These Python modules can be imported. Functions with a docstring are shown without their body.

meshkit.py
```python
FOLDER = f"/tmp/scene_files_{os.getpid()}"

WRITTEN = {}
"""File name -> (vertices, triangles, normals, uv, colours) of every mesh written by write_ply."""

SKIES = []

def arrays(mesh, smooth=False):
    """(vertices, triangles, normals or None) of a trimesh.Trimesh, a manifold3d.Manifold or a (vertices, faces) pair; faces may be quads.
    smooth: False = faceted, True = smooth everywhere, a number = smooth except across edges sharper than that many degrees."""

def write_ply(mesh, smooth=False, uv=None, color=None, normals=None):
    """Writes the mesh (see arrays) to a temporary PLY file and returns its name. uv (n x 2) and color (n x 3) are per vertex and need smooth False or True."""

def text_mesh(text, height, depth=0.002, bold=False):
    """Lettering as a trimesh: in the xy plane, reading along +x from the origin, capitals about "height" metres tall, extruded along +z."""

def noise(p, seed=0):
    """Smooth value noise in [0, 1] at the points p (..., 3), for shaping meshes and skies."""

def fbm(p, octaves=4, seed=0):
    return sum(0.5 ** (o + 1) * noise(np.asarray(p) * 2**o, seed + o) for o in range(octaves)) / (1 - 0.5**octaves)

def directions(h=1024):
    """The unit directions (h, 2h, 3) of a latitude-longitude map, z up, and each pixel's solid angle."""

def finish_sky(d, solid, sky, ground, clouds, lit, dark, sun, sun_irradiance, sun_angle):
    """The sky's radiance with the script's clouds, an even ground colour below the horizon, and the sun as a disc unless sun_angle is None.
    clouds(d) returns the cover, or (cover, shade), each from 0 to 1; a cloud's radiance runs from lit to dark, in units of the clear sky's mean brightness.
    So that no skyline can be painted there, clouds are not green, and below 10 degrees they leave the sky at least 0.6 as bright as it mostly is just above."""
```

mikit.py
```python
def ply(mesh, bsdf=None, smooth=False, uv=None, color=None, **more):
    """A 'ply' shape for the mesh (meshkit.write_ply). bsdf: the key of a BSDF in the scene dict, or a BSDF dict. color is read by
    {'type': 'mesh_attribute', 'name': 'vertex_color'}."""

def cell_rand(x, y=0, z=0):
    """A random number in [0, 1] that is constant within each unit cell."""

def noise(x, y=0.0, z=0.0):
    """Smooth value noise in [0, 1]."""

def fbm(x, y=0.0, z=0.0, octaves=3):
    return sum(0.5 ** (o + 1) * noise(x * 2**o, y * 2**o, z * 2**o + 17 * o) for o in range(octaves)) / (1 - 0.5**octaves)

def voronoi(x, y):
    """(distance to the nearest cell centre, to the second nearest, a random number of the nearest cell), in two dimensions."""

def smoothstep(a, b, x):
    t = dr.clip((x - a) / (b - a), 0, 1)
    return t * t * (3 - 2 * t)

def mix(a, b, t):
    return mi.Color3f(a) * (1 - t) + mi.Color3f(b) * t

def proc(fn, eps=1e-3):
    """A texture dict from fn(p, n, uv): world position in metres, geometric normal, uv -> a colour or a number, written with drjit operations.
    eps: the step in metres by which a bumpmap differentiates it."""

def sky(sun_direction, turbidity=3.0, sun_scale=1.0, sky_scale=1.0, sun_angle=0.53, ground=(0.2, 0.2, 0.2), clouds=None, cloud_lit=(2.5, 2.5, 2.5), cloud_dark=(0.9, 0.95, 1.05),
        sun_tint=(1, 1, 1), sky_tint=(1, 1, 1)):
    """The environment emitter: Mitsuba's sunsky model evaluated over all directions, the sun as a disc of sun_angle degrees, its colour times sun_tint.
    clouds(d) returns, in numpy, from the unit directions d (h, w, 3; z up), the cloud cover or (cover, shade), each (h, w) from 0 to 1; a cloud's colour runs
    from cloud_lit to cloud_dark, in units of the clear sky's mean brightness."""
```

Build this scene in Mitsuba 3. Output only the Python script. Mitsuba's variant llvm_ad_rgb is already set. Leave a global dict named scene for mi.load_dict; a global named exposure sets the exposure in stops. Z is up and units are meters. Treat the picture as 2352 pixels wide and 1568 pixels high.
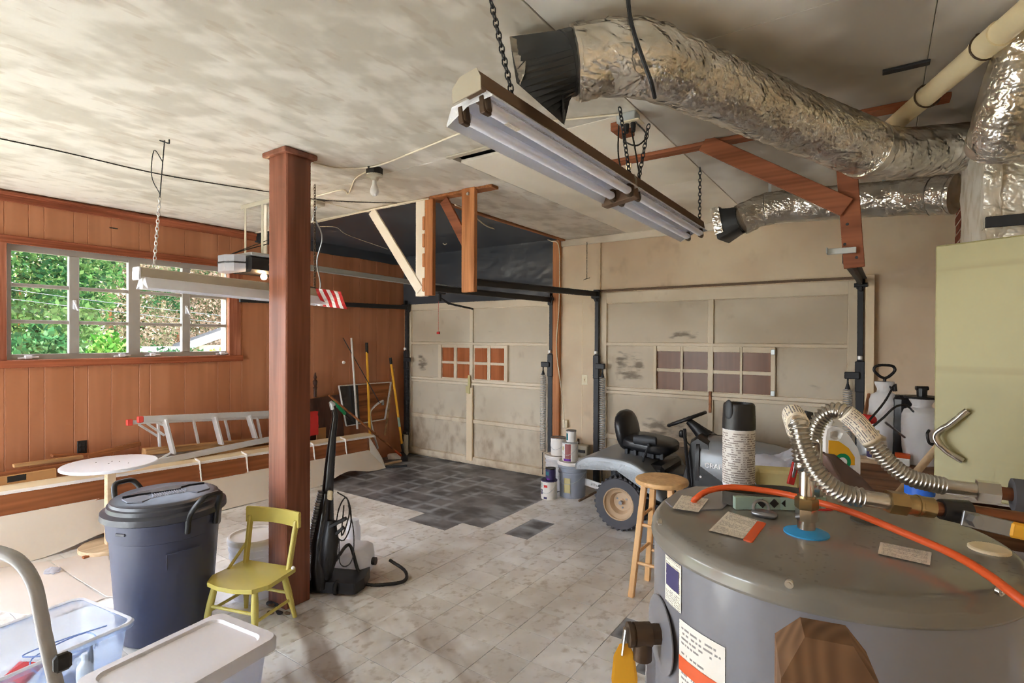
import math, random
import numpy as np, trimesh, mitsuba as mi, mikit, meshkit, drjit as dr
from shapely.geometry import Polygon, Point, box as sbox
from mikit import proc, noise, fbm, smoothstep, mix, cell_rand, voronoi

scene, labels, used = {'type': 'scene'}, {}, set()
T4 = mi.ScalarTransform4f
PI = math.pi
rng = random.Random(7)
nrng = np.random.default_rng(7)

# ------------------------------------------------------------------ camera, sky, exposure
EYE = np.array([0, 0, 1.64])
FOC = 1226.73
_p, _r, _a = np.radians([-0.31547741, 0.23753903, 34.58765017])
FWD = np.array([-np.sin(_a) * np.cos(_p), np.cos(_a) * np.cos(_p), np.sin(_p)])
RGT = np.array([np.cos(_a), np.sin(_a), 0]); UPV = np.cross(RGT, FWD)
RGT, UPV = RGT * np.cos(_r) + UPV * np.sin(_r), -RGT * np.sin(_r) + UPV * np.cos(_r)
scene['camera'] = {'type': 'perspective', 'fov': math.degrees(2 * math.atan(1176 / FOC)), 'fov_axis': 'x',
    'to_world': T4().look_at(origin=EYE.tolist(), target=(EYE + FWD).tolist(), up=UPV.tolist()), 'near_clip': 0.05, 'far_clip': 300.0}
exposure = 5.0
scene['sky'] = mikit.sky((-0.10, -0.72, 0.68), turbidity=4.0, sun_scale=1.0, sky_scale=1.8, ground=(0.25, 0.24, 0.22),
    clouds=lambda d: (np.clip(meshkit.fbm(d * 3.0 + 5, 4, 3) * 2.2 - 0.45, 0, 1), 0.15), sky_tint=(.92, 1.0, 1.1), sun_tint=(.74, .98, 1.38), cloud_lit=(2.2, 2.2, 2.25), cloud_dark=(1.0, 1.0, 1.05))

# ------------------------------------------------------------------ helpers
def lin(c):
    c = np.asarray(c, float) / 255
    return np.where(c < .04045, c / 12.92, ((c + .055) / 1.055) ** 2.4)
def rgb(c): return {'type': 'rgb', 'value': [float(x) for x in lin(c)]}
def key(k):
    n, b = 0, k
    while k in used: n += 1; k = f'{b}_{n:03d}'
    used.add(k); return k
def note(k, label=None, cat=None, group=None, kind=None):
    d = {a: b for a, b in (('label', label), ('category', cat), ('group', group), ('kind', kind)) if b}
    if d: labels.setdefault(k, {}).update(d)
def thing(name, label, cat, group=None):
    k = key(name); note(k, label, cat, group); return k
def put(par, name, mesh, mat, M=None, smooth=30, label=None, kind=None, **kw):
    k = key(par + '__' + name)
    if M is not None: mesh = xf(mesh, M)
    scene[k] = mikit.ply(mesh, mat, smooth, **kw); note(k, label, kind=kind); return k
def solo(name, mesh, mat, label, cat, group=None, M=None, smooth=30, **kw):
    k = key(name)
    if M is not None: mesh = xf(mesh, M)
    scene[k] = mikit.ply(mesh, mat, smooth, **kw); note(k, label, cat, group); return k
def struct(name, mesh, mat, smooth=False, label=None):
    k = key(name); scene[k] = mikit.ply(mesh, mat, smooth); note(k, label, kind='structure'); return k
def xf(m, M):
    m = m.copy(); m.apply_transform(M); return m
def TR(x=0, y=0, z=0):
    M = np.eye(4); M[:3, 3] = (x, y, z); return M
def RZ(d): return trimesh.transformations.rotation_matrix(math.radians(d), [0, 0, 1])
def RX(d): return trimesh.transformations.rotation_matrix(math.radians(d), [1, 0, 0])
def RY(d): return trimesh.transformations.rotation_matrix(math.radians(d), [0, 1, 0])
def cat(*ms):
    ms = [x for m in ms for x in (m if isinstance(m, (list, tuple)) else [m])]
    return trimesh.util.concatenate(ms)
def bx(x0, x1, y0, y1, z0, z1, b=0.0):
    s = (x1 - x0, y1 - y0, z1 - z0)
    return rb(*s, b, ((x0 + x1) / 2, (y0 + y1) / 2, (z0 + z1) / 2))
def rb(sx, sy, sz, b=0.0, c=(0, 0, 0)):
    if b <= 0:
        m = trimesh.creation.box((sx, sy, sz))
    else:
        b = min(b, .49 * min(sx, sy, sz)); P = []
        h = np.array([sx, sy, sz]) / 2
        for s in np.ndindex(2, 2, 2):
            sg = np.array(s) * 2 - 1
            for k in range(3):
                o = np.full(3, b); o[k] = 0; P.append(sg * (h - o))
        m = trimesh.Trimesh(P, np.array([[0, 1, 2]]), process=False).convex_hull
    m.apply_translation(c); return m
def frame(p0, p1, up=(0, 0, 1)):
    z = np.asarray(p1, float) - p0; L = np.linalg.norm(z); z = z / L
    u = np.asarray(up, float)
    if abs(u @ z) > .98: u = np.array([1., 0, 0])
    x = np.cross(u, z); x /= np.linalg.norm(x); y = np.cross(z, x)
    M = np.eye(4); M[:3, 0], M[:3, 1], M[:3, 2], M[:3, 3] = x, y, z, (np.asarray(p0) + p1) / 2.0
    return M, L
def beam(p0, p1, w, t, up=(0, 0, 1), b=0.003):
    """A bar from p0 to p1: w across, t along up."""
    M, L = frame(np.asarray(p0, float), np.asarray(p1, float), up)
    return xf(rb(w, t, L, b), M)
def cy(p0, p1, r, r2=None, n=20, cap=True):
    return tube([p0, p1], [r, r if r2 is None else r2], n, cap)
def tube(P, r, n=10, cap=True):
    P = np.asarray(P, float); R = np.broadcast_to(np.asarray(r, float), (len(P),))
    d = np.gradient(P, axis=0); d /= np.linalg.norm(d, axis=1, keepdims=True) + 1e-12
    u = np.cross(d[0], [0, 0, 1] if abs(d[0][2]) < .9 else [1, 0, 0]); u /= np.linalg.norm(u)
    a = np.arange(n) * 2 * PI / n; V = []
    for i in range(len(P)):
        u = u - d[i] * (u @ d[i]); u /= np.linalg.norm(u); w = np.cross(d[i], u)
        V.append(P[i] + R[i] * (np.cos(a)[:, None] * u + np.sin(a)[:, None] * w))
    return skin(V, cap)
def skin(rings, cap=True, closed=False):
    """Rings of equal length joined; cap fans close the ends."""
    n, m = len(rings[0]), len(rings); V = np.vstack(rings); i = np.arange(n); j = (i + 1) % n; F = []
    for k in range(m if closed else m - 1):
        a, b = k * n, ((k + 1) % m) * n
        F += [np.stack([a + i, a + j, b + j], 1), np.stack([a + i, b + j, b + i], 1)]
    if cap and not closed:
        c0, c1 = len(V), len(V) + 1; V = np.vstack([V, rings[0].mean(0), rings[-1].mean(0)]); b = (m - 1) * n
        F += [np.stack([j, i, i * 0 + c0], 1), np.stack([b + i, b + j, i * 0 + c1], 1)]
    me = trimesh.Trimesh(V, np.vstack(F), process=False)
    return me
def lathe(prof, n=32, c=(0, 0, 0)):
    a = np.arange(n) * 2 * PI / n
    rings = [np.stack([max(r, 1e-5) * np.cos(a), max(r, 1e-5) * np.sin(a), a * 0 + z], 1) for r, z in prof]
    m = skin(rings); m.apply_translation(c); return m
def cr(P, k=8):
    """Catmull-Rom through the points."""
    P = np.asarray(P, float); Q = np.vstack([2 * P[0] - P[1], P, 2 * P[-1] - P[-2]]); out = []
    for i in range(1, len(Q) - 2):
        for t in np.arange(k) / k:
            out.append(.5 * (2 * Q[i] + (Q[i + 1] - Q[i - 1]) * t + (2 * Q[i - 1] - 5 * Q[i] + 4 * Q[i + 1] - Q[i + 2]) * t * t + (3 * Q[i] - Q[i - 1] - 3 * Q[i + 1] + Q[i + 2]) * t ** 3))
    return np.array(out + [P[-1]])
def resample(P, step):
    P = np.asarray(P, float); s = np.r_[0, np.cumsum(np.linalg.norm(np.diff(P, axis=0), axis=1))]
    q = np.linspace(0, s[-1], max(2, int(s[-1] / step) + 1))
    return np.stack([np.interp(q, s, P[:, k]) for k in range(3)], 1), q
def wire(P, r, k=6, n=6): return tube(cr(P, k), r, n)
def prism(poly, h, z=0):
    if not isinstance(poly, Polygon): poly = Polygon(poly)
    m = trimesh.creation.extrude_polygon(poly, h, engine='earcut'); m.apply_translation((0, 0, z)); return m
def ringlathe(prof, n=48):
    a = np.arange(n) * 2 * PI / n
    return skin([np.stack([r * np.cos(a), r * np.sin(a), a * 0 + z], 1) for r, z in prof], cap=False, closed=True)
def torus(R, r, n=16, k=6):
    a = np.arange(n) * 2 * PI / n; b = np.arange(k) * 2 * PI / k
    return skin([np.stack([(R + r * np.cos(b)) * np.cos(t), (R + r * np.cos(b)) * np.sin(t), r * np.sin(b)], 1) for t in a], closed=True)
def chain(p0, p1, link=.028, r=.0022):
    M, L = frame(np.asarray(p0, float), np.asarray(p1, float)); n = max(2, int(L / (link * .78))); out = []
    base = torus(.5, .13, 10, 5); base.apply_scale((link * .62, link * 1.05, link * .8)); base = xf(base, RX(90))
    for i in range(n):
        out.append(xf(base, M @ TR(0, 0, -L / 2 + (i + .5) * L / n) @ RZ(90 * (i % 2))))
    return cat(out)
def helix(p0, p1, R, r, turns, n=12, k=5):
    M, L = frame(np.asarray(p0, float), np.asarray(p1, float)); t = np.linspace(0, 1, int(turns * n) + 1)
    P = np.stack([R * np.cos(t * turns * 2 * PI), R * np.sin(t * turns * 2 * PI), (t - .5) * L, t * 0 + 1], 1) @ M.T
    return tube(P[:, :3], r, k)
def wob(m, amp, freq, seed=0, axis=None):
    """Uneven surface: vertices moved along their normals by noise."""
    v = np.array(m.vertices); d = (meshkit.fbm(v * freq + seed * 7.3, 3, seed) - .5) * 2 * amp
    m = m.copy(); m.vertices = v + (m.vertex_normals if axis is None else np.asarray(axis)) * d[:, None]; return m
def rect_section(P, w, t, up):
    """A flat bar swept along P."""
    return None
def ray(x, y): return FWD + RGT * (x - 1176) / FOC - UPV * (y - 784) / FOC
def onZ(x, y, h=0.0): d = ray(x, y); return EYE + d * (h - EYE[2]) / d[2]
def onY(x, y, Y): d = ray(x, y); return EYE + d * Y / d[1]
def onX(x, y, X): d = ray(x, y); return EYE + d * X / d[0]
def deep(x, y, z): return EYE + ray(x, y) * z
def sheet(P, Q, k=1, t=.003):
    """Ruled sheet between polylines P and Q, of thickness t along the mean normal."""
    P, Q = np.asarray(P, float), np.asarray(Q, float)
    n = np.cross(P[-1] - P[0], Q[0] - P[0]); n /= np.linalg.norm(n)
    return skin([np.array([a, b, b + n * t, a + n * t]) for a, b in zip(P, Q)])

# ------------------------------------------------------------------ materials
def plain(name, c, rough=.5, spec=.4, metal=0.0, **kw):
    scene[name] = {'type': 'twosided', 'bsdf': {'type': 'principled', 'base_color': c if isinstance(c, dict) else rgb(c), 'roughness': rough, 'specular': spec, 'metallic': metal, **kw}}
    return name
def bumped(name, c, fn, scale, rough=.5, spec=.4, metal=0.0, eps=1e-3, **kw):
    scene[name] = {'type': 'twosided', 'bsdf': {'type': 'bumpmap', 'arbitrary': proc(fn, eps), 'scale': scale, 'bsdf': {'type': 'principled', 'base_color': c if isinstance(c, dict) else rgb(c), 'roughness': rough, 'specular': spec, 'metallic': metal, **kw}}}
    return name
L3 = lambda c: [float(x) for x in lin(c)]

def wood_tex(dark, light, ax, f=9.0, ring=1.0):
    D, Lc = L3(dark), L3(light)
    def fn(p, n, uv):
        q = [p.x, p.y, p.z]; s = [f * 2.2] * 3; s[ax] = f * .16
        a = fbm(q[0] * s[0], q[1] * s[1], q[2] * s[2], 3)
        s2 = [f * 14] * 3; s2[ax] = f * .5
        g = noise(q[0] * s2[0], q[1] * s2[1], q[2] * s2[2])
        t = smoothstep(.25, .75, a * .75 + g * .25 * ring)
        return mix(D, Lc, t)
    return proc(fn)
plain('m_panel', wood_tex((168, 110, 76), (188, 130, 96), 2, 3.0, .5), .42, .4)
plain('m_post', wood_tex((104, 60, 42), (136, 84, 64), 2, 7.0), .4, .4)
plain('m_trim', wood_tex((120, 58, 34), (166, 96, 66), 1, 8.0), .45)
plain('m_trimz', wood_tex((128, 70, 48), (178, 118, 92), 2, 8.0), .45)
plain('m_redwood', wood_tex((112, 60, 36), (146, 86, 56), 0, 7.0), .6)
plain('m_stud', wood_tex((150, 88, 46), (192, 130, 82), 2, 9.0), .6)
plain('m_studx', wood_tex((120, 70, 38), (176, 112, 66), 1, 9.0), .6)
plain('m_lumber', wood_tex((130, 92, 58), (190, 150, 102), 1, 8.0), .65)
plain('m_brownboard', wood_tex((118, 66, 36), (158, 96, 58), 1, 4.0), .6)
plain('m_pine', wood_tex((206, 158, 104), (228, 186, 132), 2, 6.0), .4)
plain('m_pale', wood_tex((186, 160, 128), (214, 190, 158), 1, 6.0), .6)
plain('m_creamwood', (222, 202, 172), .6)
plain('m_whitewood', (226, 216, 200), .6)
plain('m_bench', wood_tex((96, 66, 46), (134, 96, 68), 0, 7.0), .7)
def newel_fn(p, n, uv):
    x = p.x - .012; y = p.y - .60
    r = dr.sqrt(x * x + y * y + .02 * fbm(p.x * 9, p.y * 9, p.z * 2, 2))
    g = .5 + .5 * dr.sin(r * 420 + 3 * noise(p.x * 30, p.y * 30, p.z * 8))
    h = noise(p.x * 60, p.y * 60, p.z * 6)
    return mix(L3((84, 58, 38)), L3((114, 84, 58)), g * .6 + h * .4)
plain('m_newel', proc(newel_fn), .55)

def ceil_fn(p, n, uv):
    a = .5 * fbm(p.x * 9 + p.y * 3, p.y * 3.6 - p.x * 2, 0.0, 4) + .5 * fbm(p.x * 6 - p.y * 6, p.y * 4 + p.x * 3, 5.0, 4)
    b = fbm(p.x * 1.1, p.y * 1.1, 3.0, 3)
    t = smoothstep(.4, .62, a * .72 + b * .28)
    c = mix(L3((203, 197, 186)), L3((164, 156, 141)), t * .6)
    s = smoothstep(.62, .75, fbm(p.x * 22, p.y * 8, 7.0, 3))
    return mix(c, L3((162, 146, 126)), s * .3)
def ceil_bump(p, n, uv): return fbm(p.x * 24, p.y * 9, 0.0, 3)
bumped('m_plaster', proc(ceil_fn), ceil_bump, .006, .85, .1)
def ceil2_fn(p, n, uv):
    b = fbm(p.x * 1.3, p.y * 1.3, 9.0, 4)
    return mix(L3((222, 214, 198)), L3((194, 184, 166)), smoothstep(.4, .7, b))
plain('m_ceil', proc(ceil2_fn), .8, .15)
def ceil3_fn(p, n, uv):
    b = fbm(p.x * 1.7, p.y * 1.3, 19.0, 4)
    return mix(L3((212, 208, 200)), L3((160, 152, 140)), smoothstep(.42, .72, b))
plain('m_ceilgrey', proc(ceil3_fn), .8, .15)
def wall_fn(p, n, uv):
    b = fbm(p.x * 1.5, p.z * 1.5, 2.0, 4); s = fbm(p.x * 7, p.z * 5, 5.0, 4)
    c = mix(L3((218, 200, 174)), L3((204, 182, 156)), smoothstep(.3, .75, b))
    return mix(c, L3((170, 146, 120)), smoothstep(.6, .95, s) * .4)
plain('m_wall', proc(wall_fn), .75, .15)
def door_fn(p, n, uv):
    b = fbm(p.x * 1.4, p.z * 1.8, 12.0, 3)
    c = mix(L3((214, 200, 178)), L3((198, 182, 158)), smoothstep(.3, .75, b))
    low = smoothstep(1.2, .1, p.z)
    s = fbm(p.x * 11, p.z * 7, 25.0, 4); s2 = fbm(p.x * 2.2, p.z * 4.5, 41.0, 3)
    c = mix(c, L3((158, 132, 104)), smoothstep(.5, .95, s * .7 + .25 * low + .1 * s2) * .75)
    # mould blooms under the glazed row
    m = fbm(p.x * 9, p.z * 26, 31.0, 4)
    d = smoothstep(.24, .0, dr.abs(p.x + 5.28)) * smoothstep(.24, .05, dr.abs(p.z - 1.3)) + smoothstep(.34, .05, dr.abs(p.x + 1.62)) * smoothstep(.12, .0, dr.abs(p.z - 1.68)) \
      + smoothstep(.3, .1, dr.abs(p.x + 2.22)) * smoothstep(.3, .1, dr.abs(p.z - 1.35)) * .8 + smoothstep(.5, .1, dr.abs(p.x + 1.8)) * smoothstep(.2, .02, dr.abs(p.z - .72)) + smoothstep(.4, .1, dr.abs(p.x + .6)) * smoothstep(.1, .0, dr.abs(p.z - 1.22)) * .7 \
      + smoothstep(.4, .05, dr.abs(p.x + 4.0)) * smoothstep(.12, .0, dr.abs(p.z - 1.72)) * .6
    return mix(c, L3((104, 90, 72)), smoothstep(.42, .75, m * d + .18 * d) * .75)
plain('m_door', proc(door_fn), .6, .25)
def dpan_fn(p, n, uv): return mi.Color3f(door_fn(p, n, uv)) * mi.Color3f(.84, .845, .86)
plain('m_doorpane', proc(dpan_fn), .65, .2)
TS = .2286
def tile_fn(p, n, uv):
    u, v = p.x / TS + .35, p.y / TS
    r = cell_rand(dr.floor(u), dr.floor(v), 3)
    a = fbm(p.x * 7 + 20 * r, p.y * 5 + 9 * r, 1.0, 4); b = fbm(p.x * 26 + 7 * r, p.y * 23 + 5 * r, 4.0 + r * 20, 4)
    c = mix(L3((236, 236, 235)), L3((214, 211, 206)), smoothstep(.3, .75, a) * .8 + r * .2)
    c = mix(c, L3((160, 148, 132)), smoothstep(.52, .8, b) * .55)
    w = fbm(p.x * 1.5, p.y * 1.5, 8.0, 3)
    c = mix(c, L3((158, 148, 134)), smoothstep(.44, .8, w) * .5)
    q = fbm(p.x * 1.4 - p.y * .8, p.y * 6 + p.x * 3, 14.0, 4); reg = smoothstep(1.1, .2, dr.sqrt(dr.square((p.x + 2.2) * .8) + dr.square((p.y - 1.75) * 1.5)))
    c = mix(c, L3((122, 98, 76)), smoothstep(.42, .68, q) * reg * .75)  # brown grime together with the post's shadow streaks, painted into the tile colour
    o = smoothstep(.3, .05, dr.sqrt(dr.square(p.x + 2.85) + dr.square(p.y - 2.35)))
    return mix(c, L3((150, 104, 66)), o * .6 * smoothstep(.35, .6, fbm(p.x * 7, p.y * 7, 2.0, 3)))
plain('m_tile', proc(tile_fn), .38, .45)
def sub_fn(p, n, uv):
    u, v = p.x / TS + .35, p.y / TS
    fu, fv = dr.abs(u - dr.floor(u) - .5), dr.abs(v - dr.floor(v) - .5)
    e = smoothstep(.28, .5, dr.maximum(fu, fv)) * smoothstep(.25, .6, fbm(p.x * 6, p.y * 6, 3.0, 3))
    a = fbm(p.x * 5, p.y * 5, 6.0, 4)
    c = mix(L3((72, 72, 76)), L3((118, 117, 120)), smoothstep(.3, .75, a))
    c = mix(c, L3((170, 176, 182)), smoothstep(.52, .85, fbm(p.x * 3.1, p.y * 7.0, 16.0, 4)) * .6)
    return mix(c, L3((176, 184, 192)), e * smoothstep(.3, .6, fbm(p.x * 1.9, p.y * 1.9, 26.0, 2)) * .55)
plain('m_sub', proc(sub_fn), .45, .4)
def foil_fn(p, n, uv):
    v = fbm(p.x * 16 + p.z * 7, p.y * 16 - p.x * 5, p.z * 16, 4)
    return v + .25 * dr.abs(noise(p.x * 70, p.y * 70, p.z * 70) - .5)
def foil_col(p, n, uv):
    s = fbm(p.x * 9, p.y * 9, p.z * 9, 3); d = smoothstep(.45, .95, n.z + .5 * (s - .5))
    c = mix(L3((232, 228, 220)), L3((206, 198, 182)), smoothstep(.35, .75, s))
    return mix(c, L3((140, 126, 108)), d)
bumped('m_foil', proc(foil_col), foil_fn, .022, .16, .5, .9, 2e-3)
bumped('m_foilwrap', proc(foil_col), foil_fn, .03, .38, .5, .55, 2e-3)
plain('m_boot', (58, 60, 62), .38, .5, .55)
def print_fn(p, n, uv):
    r = uv.y * 26; row = dr.floor(r); fr = r - row
    w = noise(uv.x * 46, row * 7.7, 1.0)
    ink = dr.select((fr > .3) & (fr < .72) & (w > .36) & (uv.x > .06) & (uv.x < .94) & (cell_rand(row, 1.0, 5.0) > .12), 1.0, 0.0)
    return mix(L3((222, 216, 202)), L3((88, 82, 76)), mi.Float(ink) * .8)
plain('m_print', proc(print_fn), .5)
def printfine_fn(p, n, uv):
    r = uv.y * 74; row = dr.floor(r); fr = r - row
    w = noise(uv.x * 40, row * 7.7, 1.0)
    ink = dr.select((fr > .3) & (fr < .72) & (w > .34) & (uv.x > .06) & (uv.x < .4 + .54 * cell_rand(row, 1.0, 9.0)) & (cell_rand(row, 1.0, 5.0) > .2), 1.0, 0.0)
    return mix(L3((216, 212, 204)), L3((96, 92, 92)), mi.Float(ink) * .8)
plain('m_printfine', proc(printfine_fn), .4)
plain('m_darkwood', wood_tex((58, 34, 26), (84, 52, 40), 2, 7.0), .5)
def print2_fn(p, n, uv):
    r = uv.y * 24; row = dr.floor(r); fr = r - row
    w = noise(uv.x * 15, row * 5.7, 1.0)
    ink = dr.select((fr > .25) & (fr < .75) & (w > .4) & (uv.y < .95) & (uv.x > .03) & (uv.x < .97), 1.0, 0.0)
    return mix(L3((196, 192, 188)), L3((112, 100, 98)), mi.Float(ink) * .8)
plain('m_canprint', proc(print2_fn), .35)
def sleeve_fn(p, n, uv):
    r = uv.x * 12; row = dr.floor(r); fr = r - row; w = noise(uv.y * 22, row * 5.3, 2.0)
    ink = dr.select((fr > .3) & (fr < .75) & (w > .35) & (uv.y > .08) & (uv.y < .92), 1.0, 0.0)
    col = dr.select((uv.x > .38) & (uv.x < .62) & (uv.y > .25) & (uv.y < .7), mi.Color3f(L3((206, 84, 50))), mi.Color3f(L3((92, 88, 98))))
    return mix(L3((224, 214, 196)), col, mi.Float(ink) * .8)
plain('m_sleeve', proc(sleeve_fn), .5)
def cab_fn(p, n, uv):
    a = fbm(p.x * 3 + p.y * 3, p.z * 3, 1.0, 4); s = fbm(p.x * 4 + p.y * 9, p.z * 16, 6.0, 4)
    c = mix(L3((158, 151, 108)), L3((146, 139, 98)), smoothstep(.35, .7, a))
    return mix(c, L3((128, 108, 62)), smoothstep(.6, .76, s) * .5)
plain('m_cab', proc(cab_fn), .4, .4)
def heat_fn(p, n, uv):
    a = fbm(p.x * 5, p.y * 5, 1.0, 3); s = smoothstep(.80, .88, noise(p.x * 160, p.y * 160, 2.0)) * smoothstep(.45, .6, fbm(p.x * 12, p.y * 12, 3.0, 2))
    c = mix(L3((120, 116, 109)), L3((108, 104, 96)), smoothstep(.3, .75, a))
    return mix(c, L3((70, 62, 54)), s * .5 * smoothstep(.85, .97, n.z) * .6)
plain('m_heattop', proc(heat_fn), .16, .5, 0.0, clearcoat=.5, clearcoat_gloss=.9)
plain('m_heatside', (112, 112, 118), .14, .5, 0.0, clearcoat=.6, clearcoat_gloss=.92)
def brick_fn(p, n, uv):
    a = fbm(p.x * 20, p.y * 20, p.z * 20, 3)
    return mix(L3((96, 48, 38)), L3((128, 74, 60)), a)
plain('m_brick', proc(brick_fn), .85, .1)
plain('m_mortar', (170, 158, 146), .9, .1)
def tarp_fn(p, n, uv): return fbm(p.x * 14, p.y * 14, p.z * 14, 4)
bumped('m_tarp', (116, 94, 88), tarp_fn, .05, .24, .5, 0.0, 2e-3)
def lin_fn(p, n, uv): return fbm(p.x * 3, p.y * 3, p.z * 5, 3)
bumped('m_lining', (64, 68, 74), lin_fn, .06, .34, .5, 0.0, 3e-3)
def can_fn(p, n, uv): return noise(p.x * 900, p.y * 900, p.z * 900)
bumped('m_can', (58, 61, 80), can_fn, .0006, .3, .5, 0.0, 5e-4)
plain('m_canlid', (54, 56, 64), .34, .5)
plain('m_candustsheen', (120, 124, 136), .6, .3)
plain('m_greybucket', (150, 158, 172), .4, .4)
plain('m_paleblue', (120, 144, 200), .5)
plain('m_canrib', (128, 132, 144), .4, .5)
plain('m_black', (26, 26, 28), .42, .5)
plain('m_blackgloss', (20, 20, 23), .2, .6)
plain('m_rubber', (82, 82, 86), .75, .25)
plain('m_spring', (176, 176, 174), .4, .5, .5)
plain('m_steel', (140, 142, 146), .35, .5, .9)
plain('m_darksteel', (44, 46, 50), .5, .5, .3)
plain('m_galv', (188, 194, 196), .38, .5, .6)
plain('m_chrome', (196, 192, 186), .12, .5, 1.0)
plain('m_flex', (194, 190, 184), .2, .5, 1.0)
plain('m_brass', (156, 136, 100), .22, .5, .9)
plain('m_copper', (128, 84, 62), .4, .5, .85)
plain('m_oldbrass', (84, 68, 54), .45, .5, .6)
plain('m_alu', (216, 216, 216), .4, .5, .45)
plain('m_white', (232, 230, 226), .4, .4)
plain('m_enamel', (216, 219, 226), .32, .45)
plain('m_dirtyenamel', (176, 168, 150), .5, .35)
plain('m_dust', (112, 92, 76), .8, .1)
plain('m_tube', (236, 240, 252), .25, .5)
plain('m_laminate', (226, 214, 198), .4, .4)
plain('m_cardboard', (176, 132, 88), .8, .1)
plain('m_sheetcard', (206, 194, 184), .75, .2)
plain('m_cream', (224, 208, 176), .6, .3)
plain('m_yellowpaint', (200, 186, 98), .42, .4)
plain('m_yellow', (226, 168, 46), .45, .4)
plain('m_red', (190, 46, 44), .5, .4)
plain('m_redrail', (206, 72, 62), .55)
plain('m_orange', (206, 84, 38), .42, .4)
plain('m_green', (30, 134, 84), .45)
plain('m_blue', (34, 92, 190), .4)
plain('m_bluering', (46, 142, 196), .45)
plain('m_teal', (52, 118, 130), .4)
plain('m_purple', (104, 40, 150), .4)
plain('m_navy', (62, 56, 98), .45)
plain('m_plum', (150, 84, 84), .45)
plain('m_mower', (134, 138, 142), .32, .45, .15, clearcoat=.4)
plain('m_lettering', (246, 246, 246), .5)
plain('m_rim', (190, 164, 134), .5, .4)
plain('m_tan', (196, 184, 132), .6)
plain('m_pvc', (222, 206, 168), .4, .4)
plain('m_bulb', (240, 240, 238), .15, .6)
plain('m_vinylblack', (30, 31, 34), .32, .5)
plain('m_binlid', (206, 204, 208), .36, .45)
plain('m_handtruck', (164, 163, 164), .36, .45)
plain('m_ivory', (226, 214, 186), .45)
plain('m_cord', (214, 204, 182), .6)
plain('m_browncord', (120, 92, 58), .6)
plain('m_wireblack', (30, 28, 26), .5)
plain('m_sash', (150, 147, 142), .45, .4)
plain('m_strap', (74, 70, 62), .7)
plain('m_sage', (148, 170, 158), .5)
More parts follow.
